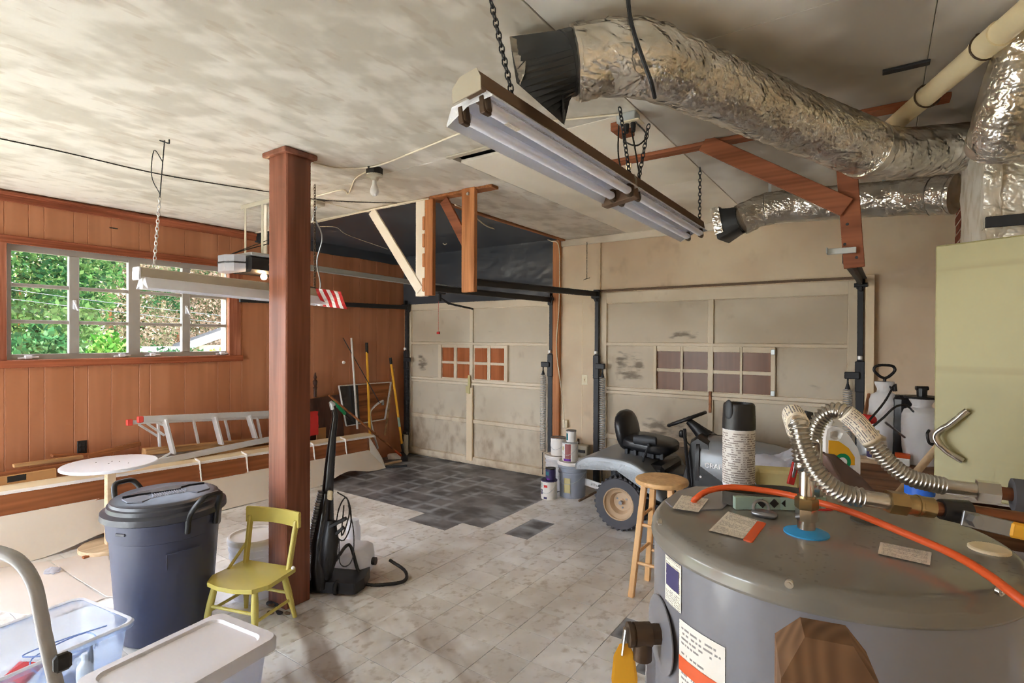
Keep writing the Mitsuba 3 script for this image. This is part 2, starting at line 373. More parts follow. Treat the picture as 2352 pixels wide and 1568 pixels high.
scene['m_glass'] = {'type': 'thindielectric', 'int_ior': 1.5}
plain('m_opaqueglass', wood_tex((150, 84, 50), (172, 104, 68), 2, 5.0), .15, .3)
plain('m_duskyglass', wood_tex((104, 66, 44), (122, 80, 56), 2, 4.0), .28, .3)
plain('m_doorpanel', (184, 172, 154), .65, .2)
scene['m_clearplastic'] = {'type': 'principledthin', 'base_color': rgb((226, 236, 250)), 'roughness': .1, 'spec_trans': .92, 'eta': 1.4, 'diff_trans': .9}
scene['m_frosted'] = {'type': 'principledthin', 'base_color': rgb((226, 228, 236)), 'roughness': .35, 'spec_trans': .45, 'eta': 1.4, 'diff_trans': .9}
scene['m_milky'] = {'type': 'principledthin', 'base_color': rgb((238, 238, 240)), 'roughness': .35, 'spec_trans': .05, 'eta': 1.4, 'diff_trans': .7}
scene['m_leaf'] = {'type': 'principledthin', 'base_color': {'type': 'mesh_attribute', 'name': 'vertex_color'}, 'roughness': .4, 'spec_trans': 0.0, 'diff_trans': .7, 'eta': 1.4}
scene['m_bulbglow'] = {'type': 'diffuse', 'reflectance': rgb((240, 230, 210))}
# ------------------------------------------------------------------ the room
XL, YB, CE = -5.6, 5.44, 2.78
struct('floor', bx(-5.8, 1.3, -3.3, 5.7, -.12, -.003), 'm_sub')
# vinyl tiles; where they were lifted the dark adhesive shows
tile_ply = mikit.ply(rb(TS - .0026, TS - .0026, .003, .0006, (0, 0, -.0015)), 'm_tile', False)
def tile_gone(i, j):
    return (i <= -13 and j >= 16) or (i in (-14, -15) and j == 15) or (i == -11 and j in (16, 17)) or (i == -5 and j == 12) or (i == -4 and j == 11)
cells = []
for i in range(-24, 4):
    for j in range(-13, 24):
        if tile_gone(i, j): continue
        c = np.array([TS * (i + .15), TS * (j + .5), 0])
        q = c - EYE; dz = q @ FWD
        if c[1] > 5.4 or c[0] < -5.55: continue
        u, v = (q @ RGT / dz * FOC, -q @ UPV / dz * FOC) if dz > .3 else (9e9, 9e9)
        seen = dz > .3 and abs(u) < 1230 and abs(v) < 850
        cells.append((not seen, np.linalg.norm(q), i, j, c))
cells.sort(key=lambda t: t[:4])
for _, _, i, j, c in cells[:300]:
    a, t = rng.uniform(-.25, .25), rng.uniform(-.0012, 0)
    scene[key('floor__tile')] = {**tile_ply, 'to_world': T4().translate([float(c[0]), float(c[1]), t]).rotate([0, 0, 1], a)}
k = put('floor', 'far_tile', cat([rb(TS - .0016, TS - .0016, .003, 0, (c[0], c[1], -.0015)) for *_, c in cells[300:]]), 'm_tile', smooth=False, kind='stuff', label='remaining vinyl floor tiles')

# left wall: backing and grooved boards
WY0, WY1, WZ0, WZ1 = 1.19, 2.905, 1.455, 2.37          # window opening
DY0, DY1, DZ = -2.5, .35, 2.2                          # side door opening behind the camera's left
struct('wall_left', cat(bx(XL - .15, XL - .006, -3.3, DY0, 0, CE + .1), bx(XL - .15, XL - .006, DY0, DY1, DZ, CE + .1), bx(XL - .15, XL - .006, DY1, WY0, 0, CE + .1),
    bx(XL - .15, XL - .006, WY0, WY1, 0, WZ0), bx(XL - .15, XL - .006, WY0, WY1, WZ1, CE + .1), bx(XL - .15, XL - .006, WY1, 5.7, 0, CE + .1)), 'm_panel')
edges = [.35, .62, .78, 1.0] + [float(onX(x, 900, XL)[1]) for x in (10, 66, 102, 170, 202, 256, 320, 345, 424, 500)] + [3.05, 3.33, 3.5, 3.78, 3.92, 4.2, 4.45, 4.62, 4.9, 5.12, 5.42]
edges = sorted(edges)
def plank(y0, y1, z0, z1):
    if y1 - y0 > .02 and z1 - z0 > .02: put('wall_left', 'board', bx(XL - .006, XL, y0 + .001, y1 - .001, z0, z1, .003), 'm_panel', smooth=False)
for a, b in zip(edges[:-1], edges[1:]):
    top = CE if b <= 3.21 else 2.69
    lo, hi = max(a, WY0 - .02), min(b, WY1 + .02)
    if hi - lo < .02: plank(a, b, 0, top); continue
    if lo - a > .02: plank(a, lo, 0, top)
    if b - hi > .02: plank(hi, b, 0, top)
    plank(lo, hi, 0, WZ0); plank(lo, hi, WZ1, top)
for y0, y1 in ((-3.3, -2.9), (-2.9, -2.5)): plank(y0, y1, 0, CE)
plank(DY0, DY1, DZ, CE)
struct('trim_1', cat(bx(XL, XL + .022, -3.3, 3.2, 2.69, 2.765, .004), bx(XL, XL + .035, -3.3, 3.2, 2.735, 2.765, .006)), 'm_trim')
# window casing
wc = struct('trim_2', cat(bx(XL, XL + .02, WY0 - .085, WY1 + .125, WZ1 - .005, WZ1 + .06, .003)), 'm_trim')
put('trim_2', 'sill', bx(XL - .1, XL + .04, WY0 - .06, WY1 + .14, WZ0 - .062, WZ0 - .002, .004), 'm_trim', smooth=False)
put('trim_2', 'jamb', bx(XL - .1, XL + .02, WY0 - .085, WY0 - .002, WZ0 - .01, WZ1, .003), 'm_trimz', smooth=False)
put('trim_2', 'jamb', bx(XL - .1, XL + .02, WY1 + .002, WY1 + .125, WZ0 - .01, WZ1, .003), 'm_trimz', smooth=False)
# steel casement
XW = XL - .05
wy = [[float(onX(x, 700, XW)[1]) for x in p] for p in ((24, 156), (179.5, 293), (319, 415.5), (434, 517))]
wz = [(1.498, 1.745), (1.775, 2.035), (2.065, 2.318)]
parts = [bx(XW - .02, XW + .02, WY0, wy[0][0], WZ0, WZ1), bx(XW - .02, XW + .02, wy[3][1], WY1, WZ0, WZ1), bx(XW - .02, XW + .02, WY0, WY1, WZ0, wz[0][0]), bx(XW - .02, XW + .02, WY0, WY1, wz[2][1], WZ1),
         bx(XW - .03, XW + .025, wy[1][1], wy[2][0], WZ0, WZ1)]
struct('window_1', cat(parts), 'm_sash')
for i, (a, b) in enumerate(((0, 1), (2, 3))):
    put('window_1', 'meeting_stile', bx(XW - .02, XW + .03, wy[a][1], wy[b][0], wz[0][0], wz[2][1], .004), 'm_sash', smooth=False)
    yc = (wy[a][1] + wy[b][0]) / 2
    put('window_1', 'latch', cat(bx(XW + .03, XW + .04, yc - .012, yc + .012, 1.87, 1.95, .003), beam((XW + .045, yc, 1.93), (XW + .075, yc + .012, 1.86), .014, .012)), 'm_enamel')
for y0, y1 in wy:
    for z0, z1 in ((wz[0][1], wz[1][0]), (wz[1][1], wz[2][0])):
        put('window_1', 'glazing_bar', bx(XW - .018, XW + .02, y0 - .003, y1 + .003, z0, z1, .006), 'm_sash', smooth=False)
    for z0, z1 in wz:
        put('window_1', 'pane', bx(XW - .0015, XW + .0015, y0 - .004, y1 + .004, z0 - .004, z1 + .004), 'm_glass', smooth=False)
for x in (60, 275, 345, 505):
    y = float(onX(x, 815, XW)[1])
    put('window_1', 'stay', cat(beam((XW + .04, y - .06, WZ0 + .012), (XW + .04, y + .07, WZ0 + .02), .014, .012), bx(XW + .025, XW + .06, y - .02, y + .025, WZ0 + .006, WZ0 + .035, .004)), 'm_enamel')

# back wall around the two garage doors
xs = lambda px, y=790: float(onY(px, y, YB)[0])
D1 = (-5.53, -3.17); D2 = (-2.555, -.14); YW = 5.42
struct('wall_back', cat(bx(-5.75, D1[0], YW, 5.7, 0, 2.95), bx(D1[0], D1[1], YW + .02, 5.7, 2.13, 2.95), bx(D1[1], D2[0], YW, 5.7, 0, 2.95), bx(D2[0], D2[1], YW + .02, 5.7, 2.15, 2.95), bx(D2[1], 1.3, YW, 5.7, 0, 2.95)), 'm_wall')
lin_m = trimesh.creation.box((2.6, .012, .70)); lin_m = lin_m.subdivide().subdivide().subdivide().subdivide().subdivide()
put('wall_back', 'black_lining', wob(xf(lin_m, TR(-4.40, YW - .02, 2.465)), .012, 2.2, 3, (0, 1, 0)), 'm_lining', smooth=40, label='black plastic sheeting stapled above the garage door')
put('wall_back', 'header_strip', cat(bx(D2[0] - .02, D2[1] + .02, YW - .018, YW, 2.158, 2.18, .003)), 'm_dust', smooth=False)
put('wall_back', 'cornice', bx(-3.05, 1.2, YW - .02, YW, 2.70, CE - .002, .006), 'm_ceil', smooth=False)
put('wall_back', 'sheet_joint', cat(bx(-2.775, -2.768, YW - .003, YW, 0, 2.1)), 'm_creamwood', smooth=False)
struct('trim_3', bx(-.105, -.04, YW - .075, YW, 0, 2.185, .004), 'm_creamwood')
struct('wall_right', bx(1.15, 1.3, -3.3, 5.7, 0, 2.95), 'm_wall')
struct('wall_rear', cat(bx(-5.8, -5.4, -3.45, -3.3, 0, 2.95), bx(-5.4, -2.7, -3.45, -3.3, 2.65, 2.95), bx(-2.7, 1.3, -3.45, -3.3, 0, 2.95)), 'm_wall')  # opening is unseen, added and sized for the daylight it lets in

# ceiling: dark void, plastered part, board panels, the bay lined with black sheeting
struct('ceiling', cat(bx(-5.8, -1.0, -3.45, 5.7, 2.84, 2.95), bx(-1.0, 1.3, -3.45, 5.7, 2.84, 2.95)), 'm_darksteel')
g = .002
for x0, x1, y0, y1 in ((-5.6, -1.0, -3.3, 2.56), (-5.6, -2.25, 2.56, 3.2), (-3.0, -2.25, 3.2, YW)):
    put('ceiling', 'plaster_panel', bx(x0, x1 - g, y0, y1 - g, CE, CE + .03, .002), 'm_plaster', smooth=False)
for x0, x1, y0, y1 in ((-2.25, -1.82, 2.67, YW), (-1.82, -1.0, 2.56, 3.9), (-1.82, -1.0, 3.9, YW)):
    put('ceiling', 'board_panel', bx(x0, x1 - g * 1.5, y0 + g, y1, CE, CE + .02, .002), 'm_ceil', smooth=False)
for x0, x1, y0, y1 in ((-1.0, .15, -3.3, 2.1), (-1.0, .15, 2.1, YW), (.15, 1.2, -3.3, 1.0), (.15, 1.2, 1.0, YW)):
    put('ceiling', 'grey_panel', bx(x0 + g, x1, y0 + g, y1, CE, CE + .02, .002), 'm_ceilgrey', smooth=False)
lm = trimesh.creation.box((2.6, 2.24, .012))
for _ in range(5): lm = lm.subdivide()
put('ceiling', 'black_lining', wob(xf(lm, TR(-4.30, 4.31, 2.80)), .012, 1.8, 5, (0, 0, 1)), 'm_lining', smooth=40, label='black plastic sheeting over the bay ceiling')
fl = trimesh.creation.box((.008, 2.24, .13))
for _ in range(4): fl = fl.subdivide()
fl = wob(xf(fl, TR(XL + .012, 4.31, 2.735)), .014, 4, 8, (1, 0, 0)); put('ceiling', 'sheeting_flap', wob(fl, .02, 3, 11, (0, 0, 1)), 'm_lining', smooth=40)
struct('trim_4', bx(-3.03, -2.985, 3.2, YW, CE - .018, CE + .012, .003), 'm_studx')
struct('trim_5', bx(-5.6, -3.0, 3.185, 3.205, CE - .012, CE + .012, .003), 'm_ceil')

# brick chimney corner at the far right
ch = thing('brick_chimney', 'narrow strip of dark red brick chimney in the far right corner beside the plenum', 'chimney')
put(ch, 'mortar_core', bx(.475, 1.1, 4.9, 5.39, 0, 2.69), 'm_mortar', smooth=False)
bp = mikit.ply(rb(.105, .105, .058, .004), 'm_brick', False); bl = mikit.ply(rb(.02, .19, .058, .004), 'm_brick', False)
n = 0
for r in range(37):
    z = .035 + r * .072
    if z < 1.9: continue
    for cidx in range(5):
        x = .475 + .06 + cidx * .115 + (.05 if r % 2 else 0)
        if x + .05 > 1.1: continue
        scene[key(ch + '__brick')] = {**bp, 'to_world': T4().translate([x, 4.945, z])}
    for cidx in range(2):
        scene[key(ch + '__brick')] = {**bl, 'to_world': T4().translate([.482, 5.02 + cidx * .2 + (.06 if r % 2 else 0), z])}

# ------------------------------------------------------------------ the two garage doors
def garage_door(name, X0, X1, mid, colsx, sash, rows, zt, panes_z, seed):
    st = .075 if X0 > -4 else .05
    struct(name, bx(X0, X1, YB + .012, YB + .05, -.003, zt + .01), 'm_door')
    def fr(nm, *a): put(name, nm, bx(*a, .003), 'm_door', smooth=False)
    F0, F1 = YB - .015, YB + .013
    for a, b in ((X0, X0 + st), (X1 - st * 1.2, X1)):
        fr('stile', a, b, F0, F1, .02, zt)
    zb = [.02] + [z for r in rows for z in r] + [zt]
    zb = sorted(zb)
    for a, b in zip(zb[0::2], zb[1::2]):
        m = (a + b) / 2
        if b - a > .055 and a > .3 and b < zt - .02:          # section joint splits the rail
            fr('rail', X0 + st, X1 - st * 1.2, F0, F1, a, m - .0025); fr('rail', X0 + st, X1 - st * 1.2, F0, F1, m + .0025, b)
        else:
            fr('rail', X0 + st, X1 - st * 1.2, F0, F1, a, b)
    for a, b in rows:
        fr('centre_stile', mid - .026, mid + .026, F0, F1, a, b)
    # pressed panels, slightly raised edge
    for ri, (a, b) in enumerate(rows):
        for s in (0, 1):
            x0, x1 = (X0 + st, mid - .026) if s == 0 else (mid + .026, X1 - st * 1.2)
            if ri == 2:
                x0, x1 = (x0, sash[0]) if s == 0 else (sash[1], x1)
            put(name, 'panel', cat(bx(x0 + .004, x1 - .004, YB + .009, YB + .02, a + .004, b - .004, .003)), 'm_doorpane', smooth=False)
    a, b = rows[2]
    fr('sash_stile', sash[0], colsx[0][0], F0 - .012, F1, a, b); fr('sash_stile', colsx[-1][1], sash[1], F0 - .012, F1, a, b)
    for p, q in zip(colsx[:-1], colsx[1:]):
        if not (p[1] < mid < q[0]): fr('glazing_bar', p[1], q[0], F0, F1, a, b)
    (r0, r1), (r2, r3) = panes_z
    for x0, x1 in colsx:
        fr('glazing_bar', x0, x1, F0 + .002, F1, r1, r2); fr('glazing_bar', x0, x1, F0 + .002, F1, r3, b); fr('glazing_bar', x0, x1, F0 + .002, F1, a, r0)
        for z0, z1 in panes_z:
            put(name, 'pane', bx(x0, x1, YB + .004, YB + .012, z0, z1), 'm_opaqueglass' if seed == 1 else 'm_duskyglass', smooth=False)
c1 = [(xs(a), xs(b)) for a, b in ((1016, 1044), (1050.5, 1079.6), (1090, 1120.7), (1127.4, 1160.6))]
garage_door('door_1', D1[0], D1[1] - .0, xs(1083.5), c1, (xs(1009), xs(1168)), [(.10, .535), (.585, 1.03), (1.10, 1.555), (1.585, 2.03)], 2.125, ((1.115, 1.3), (1.335, 1.515)), 1)
put('door_1', 'bottom_board', bx(D1[0], D1[1], YB - .025, YB - .012, .02, .095, .003), 'm_door', smooth=False)
put('door_1', 'brace', bx(xs(1076), xs(1089), YB - .04, YB - .012, .05, 1.0, .003), 'm_creamwood', smooth=False, label='bare pale wooden brace')
put('door_1', 'lock_bar', cat(bx(xs(1080), xs(1085), YB - .05, YB - .035, .92, 1.16, .003), bx(xs(1076), xs(1085), YB - .055, YB - .05, .93, 1.02, .002)), 'm_tan', smooth=False)
c2 = [(xs(a), xs(b)) for a, b in ((1509.5, 1563.9), (1569.6, 1627), (1638.5, 1700.5), (1706, 1771.6))]
garage_door('door_2', D2[0], D2[1], xs(1632.7), c2, (xs(1503), xs(1782)), [(.10, .55), (.60, 1.045), (1.115, 1.57), (1.60, 2.03)], 2.15, ((1.125, 1.305), (1.34, 1.515)), 2)
put('door_2', 'lock_bar', cat(bx(xs(1630), xs(1636), YB - .03, YB - .012, .92, 1.13, .003)), 'm_studx', smooth=False, label='brown wooden strip')
put('door_2', 'bracket', cat(*[bx(xs(1772), xs(1782), YB - .045, YB - .024, z, z + .05, .004) for z in (1.12, 1.5)]), 'm_galv', smooth=False)

# door hardware
def track_set(xj, side, nm, lab, ztop=2.12, end=3.2, hlab=None, hname='horizontal_track'):
    """Vertical angle track by a door jamb with its coil spring on a bracket."""
    Y = YW - .035
    t = thing('door_track', lab, 'door track', 'vertical garage door tracks')
    put(t, 'rail', cat(bx(xj - .022, xj + .022, Y - .012, Y + .03, .03, ztop, .003), bx(xj - .03, xj + .03, Y - .022, Y + .03, .05, 1.42, .003)), 'm_darksteel', smooth=False)
    put(t, 'hinge_pin', cat(cy((xj - .045, Y - .04, ztop - .02), (xj + .05, Y - .04, ztop - .02), .018), bx(xj - .012, xj + .012, Y - .05, Y + .02, ztop - .07, ztop + .05, .003)), 'm_darksteel')
    put(t, 'arm', cat(bx(min(xj, xj + side * .11), max(xj, xj + side * .11), Y - .05, Y - .02, 1.31, 1.37, .006), bx(xj - .035, xj + .035, Y - .03, Y + .02, 1.2, 1.46, .006)), 'm_darksteel', smooth=False)
    put(t, 'roller', lathe([(0, -.015), (.02, -.015), (.02, .015), (0, .015)], 16, (xj, Y - .03, 1.49)), 'm_alu')
    return t
for xj, side, lab, sl in ((D1[0] - .0, 1, 'black steel track at the left jamb of the far left garage door', 'dark coil spring beside the tools at the left jamb'),
                          (D1[1] + .01, -1, 'black steel track between the far left garage door and the bare wood post', 'coil spring at the right edge of the left garage door, above the white buckets'),
                          (D2[0] - .02, 1, 'black steel track beside the wall outlet, at the left jamb of the right garage door', 'coil spring behind the mower seat at the left jamb of the right garage door'),
                          (D2[1] - .0, -1, 'black steel track at the right jamb of the right garage door', 'short looking coil spring at the right jamb of the right garage door')):
    track_set(xj, side, '', lab)
    Y = YW - .07; x = xj + side * .085
    if xj < -5: x = xj + .05
    sp = thing('garage_door_spring', sl, 'spring', 'garage door coil springs')
    put(sp, 'coil', helix((x, Y, .32), (x, Y, 1.22), .032, .0048, 46, 14), 'm_spring' if xj > -5 else 'm_darksteel', smooth=60)
    put(sp, 'hook', cat(cy((x, Y, 1.22), (x, Y, 1.27), .022, .008), cy((x, Y, 1.26), (x, Y, 1.34), .007), cy((x, Y, .32), (x, Y, .05), .006)), 'm_darksteel')
def hbar(a, b, lab, w=.05, t=.03, mat='m_darksteel', extra=None):
    k = thing('horizontal_track', lab, 'door track', 'overhead garage door tracks')
    put(k, 'rail', cat(beam(a, b, t, w), beam(np.add(a, (.02, 0, w / 2)), np.add(b, (.02, 0, w / 2)), .05, .006)), mat, smooth=False)
    put(k, 'end_bracket', cat(bx(b[0] - .03, b[0] + .03, b[1] - .02, b[1] + .03, b[2] - .06, b[2] + .05, .004)), mat, smooth=False)
hbar((-5.46, 2.95, 2.03), (-5.5, 5.37, 2.07), 'black overhead track running along the wood panelled wall')
hbar((-3.13, 3.25, 2.06), (-3.16, 5.37, 2.09), 'lower of the two long black overhead bars, ending at the bare stud between the doors')
hbar((-2.60, 3.25, 2.075), (-2.575, 5.37, 2.13), 'upper of the two long black overhead bars, ending beside the right garage door')
hbar((-.15, 3.25, 2.06), (-.14, 5.37, 2.13), 'rusty overhead track behind the brown hanger at the right garage door', mat='m_darksteel')
# ------------------------------------------------------------------ square wooden post
pt = thing('support_post', 'dark reddish brown square wooden post standing floor to ceiling behind the yellow chair', 'post')
px0, px1, py0, py1 = -3.118, -2.933, 1.868, 2.035
put(pt, 'board', bx(px0, px1 - .004, py0, py0 + .02, 0, CE, .003), 'm_post', smooth=False)
put(pt, 'board', bx(px1 - .022, px1, py0 + .004, py1 - .004, 0, CE, .004), 'm_post', smooth=False)
put(pt, 'board', bx(px0, px1, py1 - .02, py1, 0, CE, .003), 'm_post', smooth=False)
put(pt, 'board', bx(px0, px0 + .02, py0 + .02, py1 - .02, 0, CE, .002), 'm_post', smooth=False)
o = .03
put(pt, 'collar', cat(bx(px0 - o, px1 + o, py0 - o, py0, CE - .034, CE - .002, .006), bx(px1, px1 + o, py0 - o + .004, py1 + o, CE - .034, CE - .002, .006), bx(px0 - o, px0, py0, py1 + o, CE - .034, CE - .002, .006), bx(px0, px1, py1, py1 + o, CE - .034, CE - .002, .006)), 'm_post', smooth=False, label='moulded collar under the ceiling')

# ------------------------------------------------------------------ hangers that carry the door tracks
YH = 3.2
def board_on_ceiling(x0, x1, lab, mat='m_redwood'):
    return solo('ceiling_batten', bx(x0, x1, YH - .045, YH + .045, CE - .022, CE - .001, .003), mat, lab, 'board', smooth=False)
board_on_ceiling(-2.99, -2.365, 'short orange brown board on the ceiling above the pair of wooden hangers', 'm_studx')
board_on_ceiling(-1.45, .262, 'long brown board screwed to the ceiling behind the big foil duct')
def hanger(x0, x1, y0, y1, z0, mat): return bx(x0, x1, y0, y1, z0, CE - .002, .004)
h = thing('track_hanger', 'track hanger of a notched bare stud and white board with a white diagonal brace', 'wooden hanger')
put(h, 'stud', cat(bx(-3.052, -2.965, YH - .03, YH + .01, 1.985, CE - .002, .004)), 'm_stud', smooth=False, label='bare brown stud')
for z in (2.0, 2.2, 2.36, 2.5): put(h, 'notch_block', bx(-3.078, -3.048, YH - .034, YH + .0, z + .02, z + .13, .004), 'm_stud', smooth=False)
put(h, 'white_board', bx(-3.165, -3.06, YH - .02, YH + .035, 1.985, CE - .002, .004), 'm_whitewood', smooth=False, label='white painted board')
put(h, 'brace', beam((-3.70, YH - .02, 2.76), (-3.11, YH - .02, 2.03), .085, .02, (0, 1, 0)), 'm_whitewood', smooth=False, label='white painted diagonal brace')
h = thing('track_hanger', 'track hanger of one bare orange brown stud with a reddish diagonal brace behind it', 'wooden hanger')
put(h, 'stud', bx(-2.635, -2.51, YH - .065, YH - .025, 1.99, CE - .002, .004), 'm_stud', smooth=False)
put(h, 'brace', beam((-2.87, YH + .0, 2.74), (-2.60, YH + .0, 2.31), .085, .02, (0, 1, 0)), 'm_redwood', smooth=False)
put(h, 'bolt', cy((-2.57, YH - .075, 2.73), (-2.57, YH - .06, 2.73), .012, n=6), 'm_galv')
h = thing('track_hanger', 'reddish brown board hanger with a long diagonal brace beside the right garage door', 'wooden hanger')
put(h, 'board', xf(bx(-.045, .045, -.011, .011, -.3, .3, .003), TR(-.13, YH - .03, 2.30) @ RY(-4)), 'm_redwood', smooth=False)
put(h, 'brace', beam((-.84, YH - .056, 2.765), (-.14, YH - .056, 2.30), .095, .02, (0, 1, 0)), 'm_redwood', smooth=False)
put(h, 'angle_iron', cat(bx(-.225, -.1, YH - .07, YH - .06, 2.07, 2.1, .002), bx(-.225, -.219, YH - .12, YH - .06, 2.07, 2.1, .002)), 'm_galv', smooth=False)
put(h, 'screw', cat(*[cy((x, YH - .044, z), (x, YH - .036, z), .007, n=8) for x, z in ((-.15, 2.12), (-.1, 2.05), (-.14, 2.22))]), 'm_darksteel')
st = solo('corner_stud', cat(bx(-3.135, -3.045, YW - .05, YW - .002, 0, CE - .002, .004)), 'm_stud', 'bare orange brown wooden stud standing floor to ceiling between the two garage doors', 'stud', smooth=False)

# ------------------------------------------------------------------ twin tube shop light (front)
f = thing('shop_light', 'long dusty twin tube fluorescent shop light hanging on chains under the big foil duct', 'light fixture')
FX, FZ = -1.03, 2.375
tilt = TR(FX, 0, FZ) @ RY(-9)
def fixture(y0, y1, par):
    put(par, 'channel', xf(bx(-.02, .055, y0, y1, .0, .055, .006), tilt), 'm_dust', smooth=False, label='dusty brown steel channel')
    prof = np.array([(-.118, -.044), (-.115, -.048), (-.085, .0), (.045, .0), (.068, -.022), (.071, -.019), (.05, .006), (-.088, .006)])
    put(par, 'reflector', xf(skin([np.c_[prof[:, 0], np.full(8, y), prof[:, 1]] for y in (y0 + .03, y1 - .01)]), tilt), 'm_enamel', smooth=False)
    for x in (-.055, .03):
        put(par, 'tube', xf(cy((x, y0 + .06, -.032), (x, y1 - .05, -.032), .019), tilt), 'm_tube')
        for y in (y0 + .045, y1 - .04):
            put(par, 'socket', xf(cat(bx(x - .016, x + .016, y - .014, y + .014, -.055, -.0, .004), bx(x - .009, x + .009, y - .018, y + .018, -.06, -.004, .003)), tilt), 'm_oldbrass', smooth=False)
    put(par, 'end_plate', xf(prism([(-.055, -.01), (-.05, .035), (-.015, .06), (.05, .06), (.06, .03), (.055, -.01)], .004), tilt @ TR(0, y0 - .002, 0) @ RX(90)), 'm_dirtyenamel', smooth=False)
fixture(1.25, 2.46, f); fixture(2.48, 3.70, f)
put(f, 'joiner', xf(bx(-.125, .05, 2.44, 2.50, -.06, .004, .003), tilt), 'm_dust', smooth=False)
put(f, 'label', xf(bx(.022, .04, 1.40, 1.47, -.0525, -.0512), tilt), 'm_print', smooth=False)
for a, b in (((-1.0, 1.45, 2.43), (-1.085, 1.44, 2.775)), ((-.99, 2.42, 2.42), (-1.06, 2.46, 2.775)), ((-.99, 2.53, 2.42), (-.95, 2.56, 2.70)), ((-.985, 3.60, 2.42), (-.99, 3.62, 2.775))):
    put(f, 'chain', chain(a, b, .03, .0025), 'm_darksteel', smooth=60)

# ------------------------------------------------------------------ single shop light near the window
f = thing('strip_light', 'single white fluorescent strip light hung by wire and chain in front of the window', 'light fixture')
FX, FZ = -3.44, 1.955; tilt = TR(FX, 0, FZ) @ RX(-2) @ TR(0, 0, .0)
def tl(m): return xf(m, TR(FX, 1.9, FZ) @ RX(-1.6))
a, b = -.62, .60
put(f, 'channel', tl(bx(-.035, .035, a, b, .0, .06, .006)), 'm_dirtyenamel', smooth=False, label='cream steel channel')
pr_ = np.array([(-.075, -.055), (-.07, -.058), (-.03, .0), (.03, .0), (.07, -.058), (.075, -.055), (.036, .006), (-.036, .006)])
put(f, 'reflector', tl(skin([np.c_[pr_[:, 0], np.full(8, y), pr_[:, 1]] for y in (a + .02, b - .02)])), 'm_enamel', smooth=False)
put(f, 'tube', tl(cy((0, a + .05, -.03), (0, b - .05, -.03), .019)), 'm_tube')
for y in (a + .03, b - .03): put(f, 'socket', tl(bx(-.018, .018, y - .016, y + .016, -.062, 0, .004)), 'm_white', smooth=False)
for y in (a - .008, b + .008): put(f, 'end_plate', tl(bx(-.042, .042, y - .008, y + .008, -.012, .062, .005)), 'm_enamel', smooth=False)
hk = np.array([-3.406, 1.401, 2.775]); e = np.array([-3.44, 1.36, 2.04])
put(f, 'chain', chain(e, e + (hk - e) * .55, .026, .002), 'm_alu', smooth=60)
w0 = e + (hk - e) * .55
put(f, 'wire', cat(wire([w0, w0 + (hk - w0) * .5, hk], .003), wire([w0 + (0, 0, .02), w0 + (-.03, -.03, .12), w0 + (.0, -.03, .26), w0 + (hk - w0) * .62], .0025)), 'm_darksteel')
put(f, 'hook', cat(wire([hk + (0, 0, -.01), hk + (.03, .01, -.02), hk + (.035, .01, .0)], .004), wire([hk + (0, 0, -.01), hk + (-.03, -.01, -.0), hk + (-.03, -.01, .004)], .004)), 'm_darksteel')
put(f, 'chain', chain((-3.44, 2.42, 1.99), (-3.47, 2.44, 2.775), .026, .002), 'm_oldbrass', smooth=60)
# flag on the light's end
f = thing('small_flag', 'small striped red and white flag hanging off the right end of the strip light', 'flag')
P0 = np.array([-3.40, 2.40, 2.0])
ex, ez = np.array([.14, .11, -.02]), np.array([.03, .04, -.13])
n = 7
for i in range(n):
    ring = []
    A = [P0 + ex * (i / n) + ez * v + np.array([.02, -.02, 0]) * math.sin(v * 5 + i * .7) for v in np.linspace(0, 1, 9)]
    B = [P0 + ex * ((i + 1) / n) + ez * v + np.array([.02, -.02, 0]) * math.sin(v * 5 + (i + 1) * .7) for v in np.linspace(0, 1, 9)]
    put(f, 'red_stripe' if i % 2 == 0 else 'white_stripe', sheet(A, B, t=.0015), 'm_red' if i % 2 == 0 else 'm_white', smooth=40)
put(f, 'staff', cy(P0 - (.06, .05, -.02), P0 + ex * .1 + (0, 0, .0), .004, n=8), 'm_wireblack')

# ------------------------------------------------------------------ garage door opener
g = thing('garage_door_opener', 'white and black garage door opener hanging on perforated straps beside the post, its lamp lit', 'garage door opener')
ox, oy, oz = -4.35, 2.45, 2.235
body = [(-.16, -.23), (.16, -.23), (.16, .23), (-.16, .23)]
put(g, 'body', cat(bx(ox - .15, ox + .15, oy - .1, oy + .3, oz - .06, oz + .075, .02)), 'm_black', smooth=False)
put(g, 'top_plate', bx(ox - .155, ox + .155, oy - .09, oy + .31, oz + .07, oz + .1, .008), 'm_galv', smooth=False)
lens = [(-.15, -.03), (-.12, -.11), (-.05, -.15), (.05, -.15), (.12, -.11), (.15, -.03)]
put(g, 'lens', xf(prism(lens, .13), TR(ox, oy - .1, oz - .065)), 'm_frosted', smooth=False, label='white translucent lamp lens')
put(g, 'lens_rib', xf(prism(np.array(lens) * 1.03, .012), TR(ox, oy - .1, oz - .0)), 'm_black', smooth=False)
put(g, 'name_plate', cat(bx(ox + .15, ox + .153, oy + .06, oy + .2, oz + .005, oz + .02), bx(ox + .15, ox + .153, oy + .1, oy + .19, oz - .015, oz - .003)), 'm_oldbrass', smooth=False)
put(g, 'rail', cat(beam((ox, oy + .3, oz + .06), (ox, 5.38, 2.255), .012, .05), beam((ox, oy + .3, oz + .035), (ox, 5.38, 2.23), .05, .008)), 'm_galv', smooth=False, label='galvanised drive rail')
put(g, 'carriage', cat(bx(ox - .03, ox + .03, 4.72, 4.86, 2.17, 2.22, .006), bx(ox - .012, ox + .012, 4.76, 4.8, 2.08, 2.17, .004)), 'm_darksteel', smooth=False)
put(g, 'door_arm', cat(beam((ox, 4.8, 2.12), (ox, 4.95, 2.06), .02, .02), beam((ox, 4.94, 2.065), (ox + .01, 5.41, 2.02), .006, .025)), 'm_darksteel', smooth=False)
